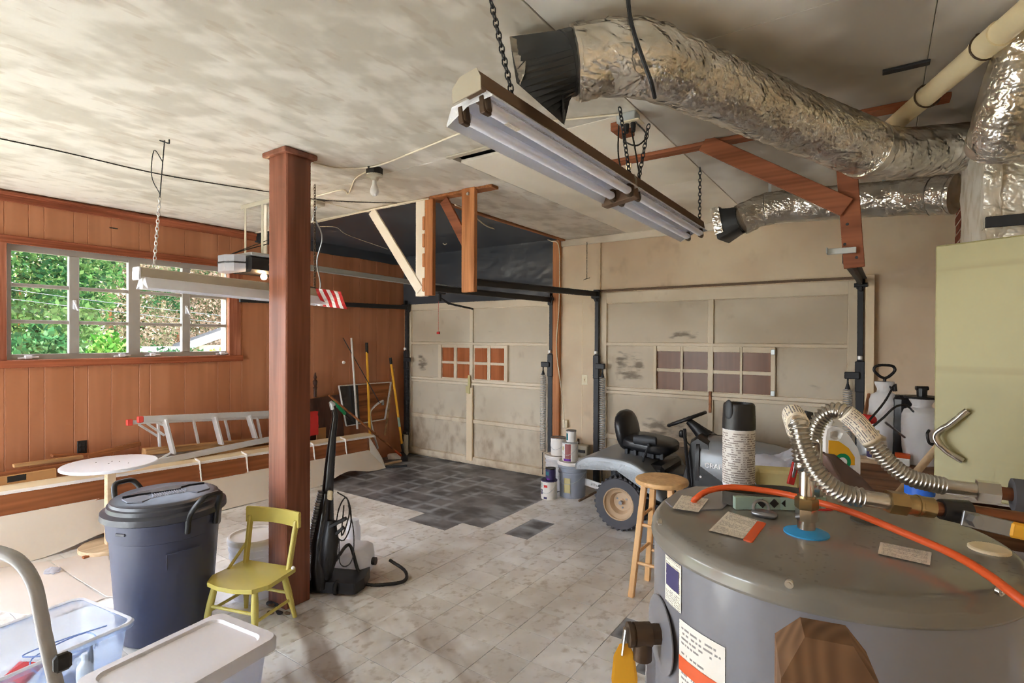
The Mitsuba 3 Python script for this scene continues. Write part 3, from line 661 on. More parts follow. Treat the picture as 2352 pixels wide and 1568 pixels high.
put(g, 'pull_cord', cat(wire([(ox - .02, 4.79, 2.17), (ox - .03, 4.79, 2.0), (ox - .03, 4.79, 1.72)], .002), bx(ox - .05, ox - .01, 4.775, 4.805, 1.69, 1.72, .006)), 'm_red')
for x in (ox - .13, ox + .13):
    put(g, 'strap', beam((x, oy + .02, oz + .09), (x, oy + .02, CE - .002), .03, .004, (0, 1, 0), .001), 'm_dirtyenamel', smooth=False)
put(g, 'strap', beam((ox - .04, oy + .22, oz + .09), (ox - .04, oy + .22, CE - .002), .03, .004, (1, 0, 0), .001), 'm_dirtyenamel', smooth=False)
put(g, 'strap', beam((ox - .20, oy + .02, CE - .02), (ox + .3, oy + .02, CE - .02), .035, .004, (0, 1, 0), .001), 'm_dirtyenamel', smooth=False)
put(g, 'white_strip', beam((ox + .0, oy + .12, oz + .09), (ox + .0, oy + .12, CE - .002), .06, .012, (0, 1, 0)), 'm_whitewood', smooth=False)
put(g, 'wires', cat(wire([(ox - .14, oy - .18, oz + .06), (ox - .05, oy - .05, oz + .13), (ox + .1, oy + .1, oz + .2), (ox + .3, oy + .2, oz + .28)], .004), wire([(ox - .1, oy - .15, oz + .08), (ox, oy, oz + .17), (ox + .28, oy + .2, oz + .3)], .003)), 'm_wireblack')
put(g, 'bulb', trimesh.creation.icosphere(2, .026).apply_translation((ox + .12, oy + .04, oz - .09)), {'type': 'ref', 'id': 'm_bulbglow'}, smooth=True, label='lit bulb')
scene[[k for k in scene if k.startswith('garage_door_opener__bulb')][0]]['emitter'] = {'type': 'area', 'radiance': {'type': 'rgb', 'value': [14.0, 8.5, 4.2]}}
put(g, 'sensor_box', cat(bx(ox + .0, ox + .13, oy + .42, oy + .5, oz - .3, oz - .16, .006)), 'm_white', smooth=False)
put(g, 'sensor_bracket', bx(ox + .05, ox + .07, oy + .44, oy + .47, oz - .16, oz + .04), 'm_darksteel', smooth=False)

# ------------------------------------------------------------------ lampholder with a bare bulb
c = onZ(860, 386, CE); b = thing('ceiling_lampholder', 'bare white bulb in a porcelain ceiling lampholder with a black box', 'ceiling light')
put(b, 'box', lathe([(0, CE - .045), (.055, CE - .045), (.055, CE - .001), (0, CE - .001)], 8, (c[0], c[1], 0)), 'm_wireblack', smooth=False)
put(b, 'holder', lathe([(0, CE - .085), (.024, CE - .085), (.03, CE - .065), (.056, CE - .055), (.056, CE - .045), (0, CE - .045)], 24, (c[0], c[1], 0)), 'm_dirtyenamel')
put(b, 'bulb', lathe([(0, CE - .19), (.012, CE - .188), (.024, CE - .178), (.0295, CE - .16), (.027, CE - .142), (.017, CE - .115), (.0135, CE - .098), (.0135, CE - .082), (0, CE - .082)], 24, (c[0], c[1], 0)), 'm_bulb')
C_ = lambda x, y, d=.008: onZ(x, y, CE - d)
solo('ceiling_cable', cat(wire([C_(720, 374), C_(780, 386), C_(860, 382), C_(960, 345), C_(1060, 305), C_(1125, 291), C_(1300, 275), C_(1425, 262)], .005), wire([C_(845, 392), C_(815, 412), C_(800, 445), C_(785, 436), C_(720, 452)], .005)), 'm_cord', 'loose beige cable looping across the ceiling to the bare bulb lampholder', 'cable')
solo('ceiling_wire', wire([C_(-420, 226), C_(0, 318), C_(150, 350), C_(378, 402), C_(620, 441), C_(760, 461), C_(990, 468)], .004), 'm_wireblack', 'thin black wire stretched across the ceiling from the left edge past the post', 'wire')
jb = onZ(728, 460, CE)
solo('junction_box', bx(jb[0] - .05, jb[0] + .05, jb[1] - .05, jb[1] + .05, CE - .05, CE - .001, .008), 'm_dirtyenamel', 'small grey junction box on the ceiling just right of the post', 'junction box', smooth=False)
solo('power_cord', cat(wire([(jb[0], jb[1], CE - .04), (jb[0] - .04, jb[1] + .0, CE - .12), (jb[0] - .06, jb[1], 2.62)], .006), wire([onY(722, 500, 2.5), onY(740, 545, 2.5), onY(728, 600, 2.5), onY(736, 660, 2.5), onY(715, 690, 2.5)], .006)), 'm_steel', 'grey power cord hanging beside the post down to the strip light', 'cord')
solo('door_cable', wire([onY(1045, 470, YH), onY(1075, 485, 3.5), onY(1120, 520, 4.3), onY(1160, 528, 4.8), onY(1220, 530, 5.2), onY(1262, 552, 5.36), onY(1284, 570, 5.36), onY(1284, 700, 5.36), onY(1278, 800, 5.36), onY(1290, 900, 5.36), onY(1298, 985, 5.37)], .006), 'm_cord', 'white cable sagging across the black bay and running down the bare stud to the outlet', 'cable')
solo('sagging_cable', wire([onY(730, 520, 3.1), onY(772, 522, 3.25), onY(800, 540, 3.5), onY(890, 572, 4.2)], .003), 'm_cord', 'thin pale cord sagging under the black sheeting beside the post', 'cord')
solo('rim_cable', cat(wire([C_(720, 512, .02), C_(830, 487, .02), C_(905, 470, .02), C_(985, 456, .02)], .006), wire([C_(735, 462, .02), C_(800, 478, .02), C_(850, 488, .02)], .003)), 'm_cord', 'bundle of pale wires stapled along the ceiling edge left of the white hanger', 'cable')
hk = onY(1022, 545, 4.9)
solo('cord_bundle', cat(*[xf(torus(.09, .004, 24, 5), TR(*hk) @ RZ(30 + 9 * i) @ RX(80 + 7 * i) @ RY(15 * i) @ np.diag([.5, 1, 1, 1])) for i in range(4)], wire([hk + (0, 0, .07), hk + (0, 0, .2), (hk[0], hk[1], CE)], .002)), 'm_cord', 'grey cord tied in a coil hanging against the black sheeting', 'cord')
# loose batten and torn gap in the ceiling
solo('loose_batten', xf(bx(-.23, .23, -.02, .02, -.012, 0, .003), TR(-2.02, 2.535, CE - .001) @ RZ(-1)), 'm_dirtyenamel', 'loose grey batten beside the torn slot in the ceiling', 'batten', smooth=False)
solo('dangling_wire', cat(wire([(-2.70, YW - .04, 2.72), (-2.70, YW - .04, 2.31)], .003), wire([(-2.74, YW - .04, 2.30), (-2.66, YW - .04, 2.32)], .003)), 'm_wireblack', 'thin straight wire hanging down the wall left of the right garage door', 'wire')

# ceiling outlet with the plugs for the shop light
q = onZ(1443, 262, CE); o = thing('ceiling_outlet', 'metal outlet box with black plugs on the ceiling below the foil duct', 'outlet')
put(o, 'box', bx(q[0] - .05, q[0] + .05, q[1] - .035, q[1] + .035, CE - .05, CE - .001, .005), 'm_galv', smooth=False)
put(o, 'cover', bx(q[0] - .02, q[0] + .075, q[1] - .05, q[1] + .03, CE - .058, CE - .05, .002), 'm_ivory', smooth=False)
for dx in (-.0, .035): put(o, 'plug', cy((q[0] + dx, q[1] - .02, CE - .058), (q[0] + dx + .005, q[1] - .03, CE - .105), .014, .01, 10), 'm_black')
s = q + (0, -.03, -.1)
put(o, 'cord', cat(wire([s, s + (.0, -.02, -.05), s + (.06, 0, -.08), s + (.1, .02, -.03), s + (.05, .0, .04)], .004), wire([s + (.03, 0, 0), s + (.05, .0, -.1), s + (.04, .1, -.25), s + (.0, .16, -.29)], .004), wire([q + (-.05, 0, -.03), q + (-.06, .02, -.2), q + (-.04, .08, -.34)], .004)), 'm_wireblack')
put(o, 'tag', bx(s[0] + .0, s[0] + .03, s[1] + .0, s[1] + .004, s[2] - .19, s[2] - .16), 'm_cream', smooth=False)
solo('wood_block', bx(q[0] - .04, q[0] + .04, q[1] - .0, q[1] + .14, CE - .045, CE - .001, .003).apply_translation((-.08, .05, 0)), 'm_redwood', 'short brown wooden block on the ceiling behind the outlet box under the duct', 'wood block', smooth=False)

# ------------------------------------------------------------------ foil ducts
def duct_mesh(P, R, seed, amp=.012, n=56, step=.01):
    """Foil sleeve with creases running round and across it."""
    C, s = resample(cr(P, 10), step)
    m = tube(C, R, n); v = np.array(m.vertices); q = len(C) * n
    S = np.r_[np.repeat(s, n), s[0], s[-1]]; th = np.r_[np.tile(np.arange(n) * 2 * PI / n, len(C)), 0, 0]
    cs = np.stack([np.cos(th), np.sin(th)], 1)
    rid = lambda f, g, k: 1 - np.abs(meshkit.noise(np.c_[S * f, cs * g] + seed * 3.7 + k, seed + k) - .5) * 2
    gate = np.clip(meshkit.noise(np.c_[S * 2.2, cs * .6] + seed, seed + 2) * 2.2 - .55, .15, 1)
    d = (-rid(26, 1.2, 0) ** 6 * .75 + rid(17, 4.0, 5) ** 8 * .5) * amp * gate + (meshkit.fbm(v * 5 + seed, 2, seed) - .5) * amp * 1.3
    nrm = np.array(m.vertex_normals); m.vertices = v + nrm * d[:, None]; return m
d = thing('foil_duct', 'big wrinkled silver foil duct running under the ceiling from a black boot to the plenum', 'duct')
A = [deep(1318, 146, 1.84), deep(1400, 134, 1.84), deep(1470, 136, 1.85), deep(1560, 168, 1.94), deep(1760, 249, 2.18), deep(2000, 348, 2.44)]
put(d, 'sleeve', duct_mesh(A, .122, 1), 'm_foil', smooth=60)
B = [deep(1990, 346, 2.50), deep(2070, 352, 2.56), deep(2215, 338, 2.72)]
put(d, 'elbow', duct_mesh(B, .118, 4), 'm_foil', smooth=60)
for a, b in (((1325, 145, 1.84), (1345, 142, 1.84)), ((1985, 342, 2.42), (1996, 347, 2.435))): put(d, 'seam_band', duct_mesh([deep(*a), deep(*b)], .126, 9, .006), 'm_foil', smooth=60)
rc = deep(1310, 145, 1.855); dirb = deep(1290, 150, 1.85) - rc; dirb /= np.linalg.norm(dirb)
a_ = np.arange(32) * 2 * PI / 32; u_ = np.cross(dirb, [0, 0, 1]); u_ /= np.linalg.norm(u_); w_ = np.cross(u_, dirb)
circ = lambda c, r: np.array([c + r * (np.cos(t) * u_ + np.sin(t) * w_) for t in a_])
quad = [deep(1170, 84, 2.0), deep(1186, 190, 1.74), deep(1296, 287, 1.70), deep(1290, 96, 1.98)]
# order corner rectangle to match the ring's angle
ring2 = []
cq = np.mean(quad, 0); ang = [math.atan2((q - cq) @ w_, (q - cq) @ u_) for q in quad]
order = np.argsort(ang); qs = [quad[i] for i in order]
start = ang[order[0]]
per = [qs[i] + (qs[(i + 1) % 4] - qs[i]) * t for i in range(4) for t in np.arange(8) / 8]
sh = int(round((start % (2 * PI)) / (2 * PI) * 32)); per = np.roll(np.array(per), sh, axis=0)
per_in = cq + (per - cq) * .94
bt = thing('duct_boot', 'flattened black metal boot with torn foil tape ending the big foil duct', 'duct boot')
put(bt, 'body', skin([circ(rc, .104), circ(rc + dirb * .02, .106), per, per_in, circ(rc + dirb * .01, .09)], cap=False), 'm_boot', smooth=40)
put(bt, 'collar', skin([circ(rc - dirb * .03, .108), circ(rc + dirb * .025, .108), circ(rc + dirb * .025, .1), circ(rc - dirb * .03, .1)], closed=True, cap=False), 'm_boot', smooth=40)
tp = wob(sheet(np.linspace(deep(1170, 86, 1.965), deep(1194, 196, 1.735), 8), np.linspace(deep(1212, 100, 1.93), deep(1205, 170, 1.75), 8), t=.003), .006, 40, 3)
put(bt, 'tape', tp, 'm_foil', smooth=40, label='torn silver tape')
sb = solo('duct_strap', cat(wire([deep(1440, -30, 1.74), deep(1446, 30, 1.735), deep(1456, 75, 1.715), deep(1478, 140, 1.70), deep(1496, 190, 1.715), deep(1504, 224, 1.78)], .007)), 'm_darksteel', 'dark hanging strap looped around the near end of the big foil duct', 'strap')
solo('duct_strap', cat(wire([deep(1500, 0, 1.9), deep(1553, 66, 1.98)], .007)), 'm_darksteel', 'dark strap rising from behind the big foil duct to the top of the photo', 'strap')
d = thing('foil_duct', 'smaller shiny foil duct above the right garage door, ending in a grey boot', 'duct')
A = [deep(1700, 505, 3.9), deep(1752, 482, 3.85), deep(1850, 470, 3.7), deep(2046, 456, 3.42), deep(2190, 446, 3.1)]
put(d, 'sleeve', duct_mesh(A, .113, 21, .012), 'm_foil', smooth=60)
for a, b in (((1755, 481, 3.84), (1778, 478, 3.81)), ((2140, 449, 3.2), (2196, 446, 3.1))): put(d, 'seam_band', duct_mesh([deep(*a), deep(*b)], .118, 29, .012), 'm_foil', smooth=60)
for q in (deep(1768, 480, 3.83), deep(2030, 457, 3.45)): put(d, 'hanger_strap', beam(q + (0, 0, .10), (q[0], q[1], CE - .002), .02, .003, (0, 1, 0), .001), 'm_galv', smooth=False)
rc = deep(1702, 505, 3.9); r2 = deep(1655, 520, 4.0); dirb = r2 - rc; dirb /= np.linalg.norm(dirb); u_ = np.cross(dirb, [0, 0, 1]); u_ /= np.linalg.norm(u_); w_ = np.cross(u_, dirb)
sq = lambda c, r: np.array([c + max(1, 0) * r * (np.cos(t) * u_ + np.sin(t) * w_) / max(abs(math.cos(t)), abs(math.sin(t))) for t in a_])
put(d, 'boot', skin([circ(rc, .1), sq(r2, .115), sq(r2, .105), circ(rc, .09)], cap=False), 'm_boot', smooth=40, label='dark grey square boot')
put(d, 'tape', wob(skin([sq(r2 - dirb * .05, .119)[:20], sq(r2 + dirb * .01, .12)[:20]], cap=False), .004, 30, 5), 'm_foil', smooth=40)
# plenum
pl = thing('duct_plenum', 'tall square plenum wrapped in crinkled silver foil above the green cabinet', 'plenum')
def dense(x0, x1, y0, y1, z0, z1, k=5):
    m = trimesh.creation.box((x1 - x0, y1 - y0, z1 - z0))
    for _ in range(k): m = m.subdivide()
    m.apply_translation(((x0 + x1) / 2, (y0 + y1) / 2, (z0 + z1) / 2)); return m
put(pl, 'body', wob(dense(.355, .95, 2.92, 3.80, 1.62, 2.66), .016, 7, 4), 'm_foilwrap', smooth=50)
put(pl, 'flange', bx(.35, .97, 2.893, 2.908, 2.10, 2.145, .003), 'm_darksteel', smooth=False)
put(pl, 'corner_tape', wob(dense(.345, .40, 2.905, 2.96, 2.1, 2.62, 4), .012, 22, 6), 'm_foilwrap', smooth=50)
d = thing('foil_duct', 'short foil duct bending up from the plenum out of the top right corner', 'duct')
put(d, 'sleeve', duct_mesh([deep(2300, 322, 2.05), deep(2310, 290, 2.0), deep(2340, 200, 1.93), deep(2385, 60, 1.86), deep(2420, -60, 1.82)], .105, 41, .012), 'm_foil', smooth=60)
put(d, 'seam_band', duct_mesh([deep(2296, 335, 2.07), deep(2303, 315, 2.04)], .112, 47, .012), 'm_foil', smooth=60)
# vent pipe
pv = thing('vent_pipe', 'beige plastic vent pipe strapped under the ceiling at the top right', 'pipe')
p0, p1 = np.array([.46, 2.15, 2.70]), np.array([.01, 3.38, 2.715])
put(pv, 'pipe', cy(p0, p1, .041, n=24), 'm_pvc')
pm = p0 + (p1 - p0) * .36
put(pv, 'coupling', cy(pm - (p1 - p0) * .09, pm + (p1 - p0) * .0, .047, n=24), 'm_pvc')
for t in (.34, .66):
    q = p0 + (p1 - p0) * t; Mq, _ = frame(p0, p1); Mq[:3, 3] = q
    put(pv, 'strap', cat(xf(torus(.049, .004, 24, 6), Mq), wire([q + (0, 0, .05), q + (-.02, .05, CE - q[2] - .004)], .004)), 'm_oldbrass')
solo('ceiling_scrap', bx(.0, .16, 2.74, 2.78, CE - .012, CE - .001, .002), 'm_darksteel', 'dark scrap of metal bracket on the ceiling beside the vent pipe strap', 'bracket', smooth=False)
# ------------------------------------------------------------------ along the left wall
Lx = lambda x, y, X: onX(x, y, X)
solo('wall_outlet', cat(bx(XL, XL + .008, 1.632, 1.70, .645, .755, .003), bx(XL + .008, XL + .012, 1.648, 1.684, .665, .693, .003), bx(XL + .008, XL + .012, 1.648, 1.684, .707, .735, .003)), 'm_wireblack', 'black wall outlet on the wood panelling above the lumber', 'outlet', smooth=False)
# long countertop trough lying against the lumber
ct = thing('cornice_trough', 'very long cream trough with brown wood face and wavy white sheet along left wall', 'trough')
Ys = np.linspace(.55, 4.50, 60)
def zt(y): return .555 - (y - 1.06) / 3.44 * .095                      # top edge falls to the right
top_in, top_out = -5.27, -5.19
put(ct, 'top_ledge', skin([np.array([(top_in - .06, y, zt(y) - .012), (top_out, y, zt(y) - .03), (top_out, y, zt(y) - .045), (top_in - .06, y, zt(y) - .03)]) for y in Ys]), 'm_cream', smooth=False)
put(ct, 'edge_strip', cat(skin([np.array([(-5.19 + q, y, zt(y) - .03 - .4 * q), (-5.175 + q, y, zt(y) - .036 - .4 * q), (-5.175 + q, y, zt(y) - .052 - .4 * q), (-5.19 + q, y, zt(y) - .046 - .4 * q)]) for y in Ys for q in (0,)])), 'm_white', smooth=False)
put(ct, 'wood_face', skin([np.array([(-5.178, y, zt(y) - .045), (-5.150 - .0 * y, y, zt(y) - .205), (-5.170, y, zt(y) - .205), (-5.198, y, zt(y) - .045)]) for y in np.linspace(.55, 4.38, 40)]), 'm_brownboard', smooth=False, label='brown wood face')
Yf = np.linspace(.55, 4.62, 120)
def wave(y):
    a = .085 * math.exp(-((y - 1.72) / .30) ** 2) + .09 * math.exp(-((y - 4.02) / .26) ** 2) + .008 * math.sin(y * 3)
    return a + max(0, 1.15 - y) * .14
rings = []
for y in Yf:
    e = max(0, (y - 4.38) / .24)
    zt_ = (zt(y) - .195) * (1 - e * .62)
    zb = max(.004, wave(y) * (1 - .0) + .0)
    xs_ = [(-5.148, zt_), (-5.138, zt_ * .62 + zb * .38), (-5.12, zt_ * .25 + zb * .75), (-5.095, zb)]
    rings.append(np.array([(x + .012 * math.sin(y * 2.1), y, z) for x, z in xs_] + [(x - .006 + .012 * math.sin(y * 2.1), y, z) for x, z in xs_[::-1]]))
put(ct, 'front_sheet', skin(rings), 'm_laminate', smooth=50, label='wavy white front sheet')
put(ct, 'end_piece', skin([np.array([(-5.19, 4.42, zt(4.4) - .03), (-5.15, 4.60, .13), (-5.11, 4.62, .01), (-5.14, 4.40, .24)]), np.array([(-5.20, 4.425, zt(4.4) - .03), (-5.16, 4.61, .13), (-5.12, 4.63, .01), (-5.15, 4.405, .24)])]), 'm_white', smooth=False)
for y in (2.42, 2.86, 3.62, 4.05):
    put(ct, 'tie', skin([np.array([(-5.27, yy, zt(y) - .006), (-5.172, yy, zt(y) - .03), (-5.142, yy, zt(y) - .2), (-5.136, yy, zt(y) - .2), (-5.165, yy, zt(y) - .02), (-5.27, yy, zt(y) - .002)]) for yy in (y, y + .008)]), 'm_white', smooth=False)

# lumber pile behind it
pile = [(-5.50, .5, 3.1, .05), (-5.36, .6, 3.4, .05), (-5.49, .4, 3.0, .15), (-5.36, .7, 3.2, .15), (-5.48, .5, 2.9, .25), (-5.37, .6, 3.3, .25), (-5.49, .5, 3.1, .35), (-5.37, .7, 3.4, .35), (-5.49, .6, 3.0, .45), (-5.38, .5, 3.3, .45)]
for i, (x, y0, y1, z) in enumerate(pile):
    solo('lumber_board', bx(x - .06, x + .06, y0, y1, z - .05, z + .047, .003), 'm_lumber', 'rough wooden board buried in the lumber pile behind the long trough', 'board', 'buried boards of the lumber pile', smooth=False)
def lum(a, b, w, t, mat, lab):
    solo('lumber_board', beam(a, b, w, t, (0, 0, 1), .003), mat, lab, 'board', smooth=False)
lum(Lx(30, 1070, -5.42), Lx(190, 1048, -5.42), .05, .025, 'm_lumber', 'short pale edged board at the far left of the lumber pile')
lum(Lx(-30, 1096, -5.38), Lx(178, 1062, -5.40), .07, .03, 'm_brownboard', 'brown board on the lumber pile in front of the short pale edged board')
lum(Lx(118, 1046, -5.53), Lx(260, 1042, -5.53), .06, .02, 'm_brownboard', 'dark brown flat board touching the black wall outlet')
lum(Lx(200, 1048, -5.52), Lx(322, 1018, -5.52), .045, .035, 'm_studx', 'slanting board whose raised end points at the ladder feet')
lum(Lx(330, 1037, -5.40), Lx(640, 1008, -5.40), .09, .055, 'm_lumber', 'thick yellowish board lying under the ladder rungs')
lum(Lx(410, 1052, -5.34), Lx(640, 1022, -5.34), .05, .03, 'm_lumber', 'thin yellowish board in front under the ladder rungs')
cbx = thing('cardboard_box', 'brown cardboard carton with a dark hand hole wedged behind the trough at the left edge', 'box')
A, B = Lx(-60, 1100, -5.33), Lx(130, 1075, -5.33)
put(cbx, 'body', bx(-5.52, -5.325, A[1], B[1], .50, float(B[2]) + .0, .004), 'm_cardboard', smooth=False)
put(cbx, 'hand_hole', bx(-5.3255, -5.323, float(Lx(16, 1110, -5.33)[1]), float(Lx(60, 1110, -5.33)[1]), .555, .60, .002), 'm_wireblack', smooth=False)

# stepladder on its side
ld = thing('stepladder', 'aluminium stepladder with red feet lying on its side along the wood panelled wall', 'ladder')
XA, XB = -5.30, -5.42
fa = lambda x, y: Lx(x, y, XA); fb = lambda x, y: Lx(x, y, XB)
def rail(a, b, w=.022, t=.056): return beam(a, b, w, t, (0, 0, 1), .003)
put(ld, 'side_rail', rail(fa(322, 963), fa(660, 947)), 'm_alu', smooth=False)
put(ld, 'side_rail', rail(fa(336, 1066), fa(660, 1000)), 'm_alu', smooth=False)
put(ld, 'rear_rail', rail(fb(300, 970), fb(650, 956), .018, .035), 'm_alu', smooth=False)
put(ld, 'rear_rail', rail(fb(345, 1050), fb(650, 1008), .018, .035), 'm_alu', smooth=False)
for x0, x1, f_ in ((378, 398, fa), (492, 508, fa), (570, 586, fa), (628, 640, fa)):
    put(ld, 'step', beam(f_(x0, 964 - (x0 - 330) * .045), f_(x1, 1054 - (x1 - 330) * .19), .085, .02, (0, 1, 0), .002), 'm_alu', smooth=False)
for x0, x1, f_ in ((362, 368, fb), (444, 458, fb), (516, 530, fb), (590, 600, fb)):
    put(ld, 'rear_bar', beam(f_(x0, 968 - (x0 - 330) * .045), f_(x1, 1047 - (x1 - 330) * .14), .03, .018, (0, 1, 0), .002), 'm_alu', smooth=False)
for a, b in ((fa(332, 968), fa(378, 1000)), (fa(350, 966), fa(384, 980)), (fa(352, 1062), fa(392, 1040)), (fb(318, 974), fb(366, 1004))): put(ld, 'brace', rail(a, b, .01, .02), 'm_alu', smooth=False)
for q in (fa(322, 963), fa(338, 1065), fb(297, 970)):
    put(ld, 'foot', rb(.035, .045, .055, .006, q), 'm_redrail', smooth=False, label='red rubber foot')

# round pedestal table
tb = thing('pedestal_table', 'small round white table with a single square leg behind the trash can', 'table')
tc = (-4.93, 1.645)
put(tb, 'tabletop', lathe([(0, .635), (.30, .635), (.312, .642), (.312, .655), (.306, .66), (0, .66)], 48, (*tc, 0)), 'm_enamel')
put(tb, 'leg', bx(tc[0] - .03, tc[0] + .03, tc[1] - .03, tc[1] + .03, .03, .636, .004), 'm_pale', smooth=False)
put(tb, 'base', lathe([(0, 0), (.195, 0), (.2, .01), (.2, .03), (.195, .035), (0, .035)], 40, (*tc, 0)), 'm_pale')
put(tb, 'screw', cat(*[lathe([(0, .66), (.006, .66), (.004, .662), (0, .662)], 8, (tc[0] + a, tc[1] + b, 0)) for a, b in ((-.05, .03), (.03, -.02), (.0, .06), (-.1, -.06), (.12, .08))]), 'm_darksteel')

# flattened sheets on the floor
for i, (pts, lab) in enumerate((([(118, 1290), (243, 1262), (262, 1322), (166, 1322)], 'flat grey cardboard sheet on the floor left of the trash can'),
                                ([(168, 1325), (300, 1290), (330, 1330), (300, 1375), (245, 1372)], 'flat pale cardboard sheet on the floor just behind the trash can'),
                                ([(0, 1300), (110, 1290), (240, 1375), (120, 1420), (-40, 1400)], 'large white board sheet on the floor behind the clear tub'))):
    p = np.array([onZ(x, y)[:2] for x, y in pts]); solo('cardboard_sheet', prism(p, .004, .001 + .004 * (i == 1)), 'm_sheetcard', lab, 'sheet', smooth=False)
solo('floor_stick', beam(onZ(190, 1281, .01), onZ(245, 1264, .01), .03, .018), 'm_brownboard', 'short dark stick on the floor by the pedestal table base', 'stick', smooth=False)
solo('plastic_scrap', wob(trimesh.creation.icosphere(3, .04).apply_scale((1.6, 1, .35)).apply_translation(onZ(118, 1310, .016)), .02, 30, 2), 'm_frosted', 'crumpled clear plastic scrap on the white floor sheets', 'scrap', smooth=40)

# ------------------------------------------------------------------ trash can
cn = thing('trash_can', 'large dark grey round trash can with ribbed lid and black handles beside yellow chair', 'trash can')
cc = (-3.31, 1.37, 0)
put(cn, 'body', lathe([(0, .005), (.215, .005), (.225, .02), (.262, .56), (.272, .565), (.280, .69), (.287, .70), (.28, .705), (.0, .70)], 64, cc), 'm_can', smooth=35)
put(cn, 'lid', lathe([(.292, .665), (.302, .67), (.300, .70), (.275, .712), (.272, .732), (.262, .738), (.258, .752), (.235, .764), (.10, .772), (0, .773)], 64, cc), 'm_canlid', smooth=35)
ha = onZ(505, 1190, .69) - onZ(262, 1150, .69); ang = math.degrees(math.atan2(ha[1], ha[0])); Mc = TR(*cc) @ RZ(ang)
arc = lambda r0, r1, a0, a1, n=16: Polygon([(r1 * math.cos(t), r1 * math.sin(t)) for t in np.linspace(a0, a1, n)] + [(r0 * math.cos(t), r0 * math.sin(t)) for t in np.linspace(a1, a0, n)])
g0, g1 = onZ(280, 1146, .775), onZ(466, 1116, .775); la = math.degrees(math.atan2((g1 - g0)[1], (g1 - g0)[0])); Ml = TR(*cc) @ RZ(la)
cres = Polygon([(-.20, .0), (-.12, .045), (0, .075), (.12, .07), (.20, .04), (.12, .042), (.075, .02), (.07, -.015), (-.07, -.015), (-.075, .0), (-.13, .005)])
put(cn, 'lid_grip', prism(cres, .012, .768), 'm_blackgloss', smooth=False, M=Ml, label='black recessed lid grip')
for P_ in ([(-.205, -.02), (-.13, -.005), (-.08, -.012), (-.085, -.10), (-.13, -.14), (-.19, -.10)], [(.08, .015), (.13, .035), (.205, .02), (.2, -.09), (.13, -.13), (.085, -.08)]): put(cn, 'dusty_panel', prism(Polygon(P_), .006, .766), 'm_candustsheen', smooth=False, M=Ml)  # lid's dust and reflected sheen painted as paler grey plates
put(cn, 'rib_plate', prism(Polygon([(-.07, -.018), (.07, -.018), (.08, -.09), (-.08, -.10)]), .006, .767), 'm_canrib', smooth=False, M=Ml)
for x in np.linspace(-.066, .066, 13): put(cn, 'lid_rib', xf(rb(.005, .068, .006, .002), TR(x * 1.06, -.056, .775)), 'm_canrib', M=Ml, smooth=False)
for s in (1, -1):
    P = np.array([(s * .275, -.085, .60), (s * .285, -.085, .68), (s * .315, -.075, .735), (s * .35, -.05, .785), (s * .355, .0, .792), (s * .35, .05, .785), (s * .315, .075, .735), (s * .285, .085, .68), (s * .275, .085, .60)])
    put(cn, 'handle', tube(cr(P, 5), .0145, 10), 'm_black', M=Mc, smooth=50)
for z_ in (.335, .505): put(cn, 'panel_edge', tube([np.array([(.2505 + .042 * (z_ - .42) / .17) * math.cos(t), (.2505 + .042 * (z_ - .42) / .17) * math.sin(t), z_]) for t in np.linspace(-.38, .22, 14)], .004, 6), 'm_can', M=Mc @ RZ(-14), smooth=60)
put(cn, 'panel_edge', tube([np.array([(.2505 + .042 * (z_ - .42) / .17) * math.cos(-.38), (.2505 + .042 * (z_ - .42) / .17) * math.sin(-.38), z_]) for z_ in np.linspace(.335, .505, 6)], .004, 6), 'm_can', M=Mc @ RZ(-14), smooth=60)
put(cn, 'name_plate', bx(-.03, .03, -.005, .002, .615, .63, .003), 'm_canlid', M=TR(*cc) @ RZ(22) @ TR(0, -.2755, 0), smooth=False)

# ------------------------------------------------------------------ yellow child's chair
yc = thing('child_chair', "small yellow painted wooden child's chair standing in front of the wooden post", 'chair')
Mch = TR(-2.945, 1.655, 0) @ RZ(17)
sw, sd = .175, .145
seat = Polygon([(-sw, sd), (sw, sd), (sw + .01, -sd * .5), (sw * .82, -sd * .98), (sw * .3, -sd * 1.14), (-sw * .3, -sd * 1.14), (-sw * .82, -sd * .98), (-sw - .01, -sd * .5)]).buffer(.012)
sm = prism(seat, .024, .268).subdivide_to_size(.03)
v = np.array(sm.vertices); tpv = v[:, 2] > .285; v[tpv, 2] -= .008 * np.exp(-((v[tpv, 0] / .1) ** 2 + ((v[tpv, 1]) / .09) ** 2)); sm.vertices = v
put(yc, 'seat', sm, 'm_yellowpaint', M=Mch, smooth=30)
for sx, sy in ((-1, -1), (1, -1), (-1, 1), (1, 1)):
    a_, b_ = np.array([sx * .135, sy * .11, .27]), np.array([sx * .178, sy * .155, 0])
    L_ = np.linspace(0, 1, 6); put(yc, 'leg', tube([a_ + (b_ - a_) * t for t in L_], [.015, .019, .02, .018, .014, .012], 12), 'm_yellowpaint', M=Mch)
for (a_, b_), zz in ((((-1, -1), (-1, 1)), .12), (((1, -1), (1, 1)), .11), (((-1, 1), (1, 1)), .15), (((-1, -1), (1, -1)), .15)):
    f_ = lambda s: np.array([s[0] * (.178 - .043 * zz / .27), s[1] * (.155 - .045 * zz / .27), zz])
    put(yc, 'stretcher', cy(f_(a_), f_(b_), .009, n=10), 'm_yellowpaint', M=Mch)
for sx in (-1, 1):
    put(yc, 'back_post', beam((sx * .155, .125, .27), (sx * .168, .18, .56), .022, .034, (0, 1, 0), .005), 'm_yellowpaint', M=Mch, smooth=False)
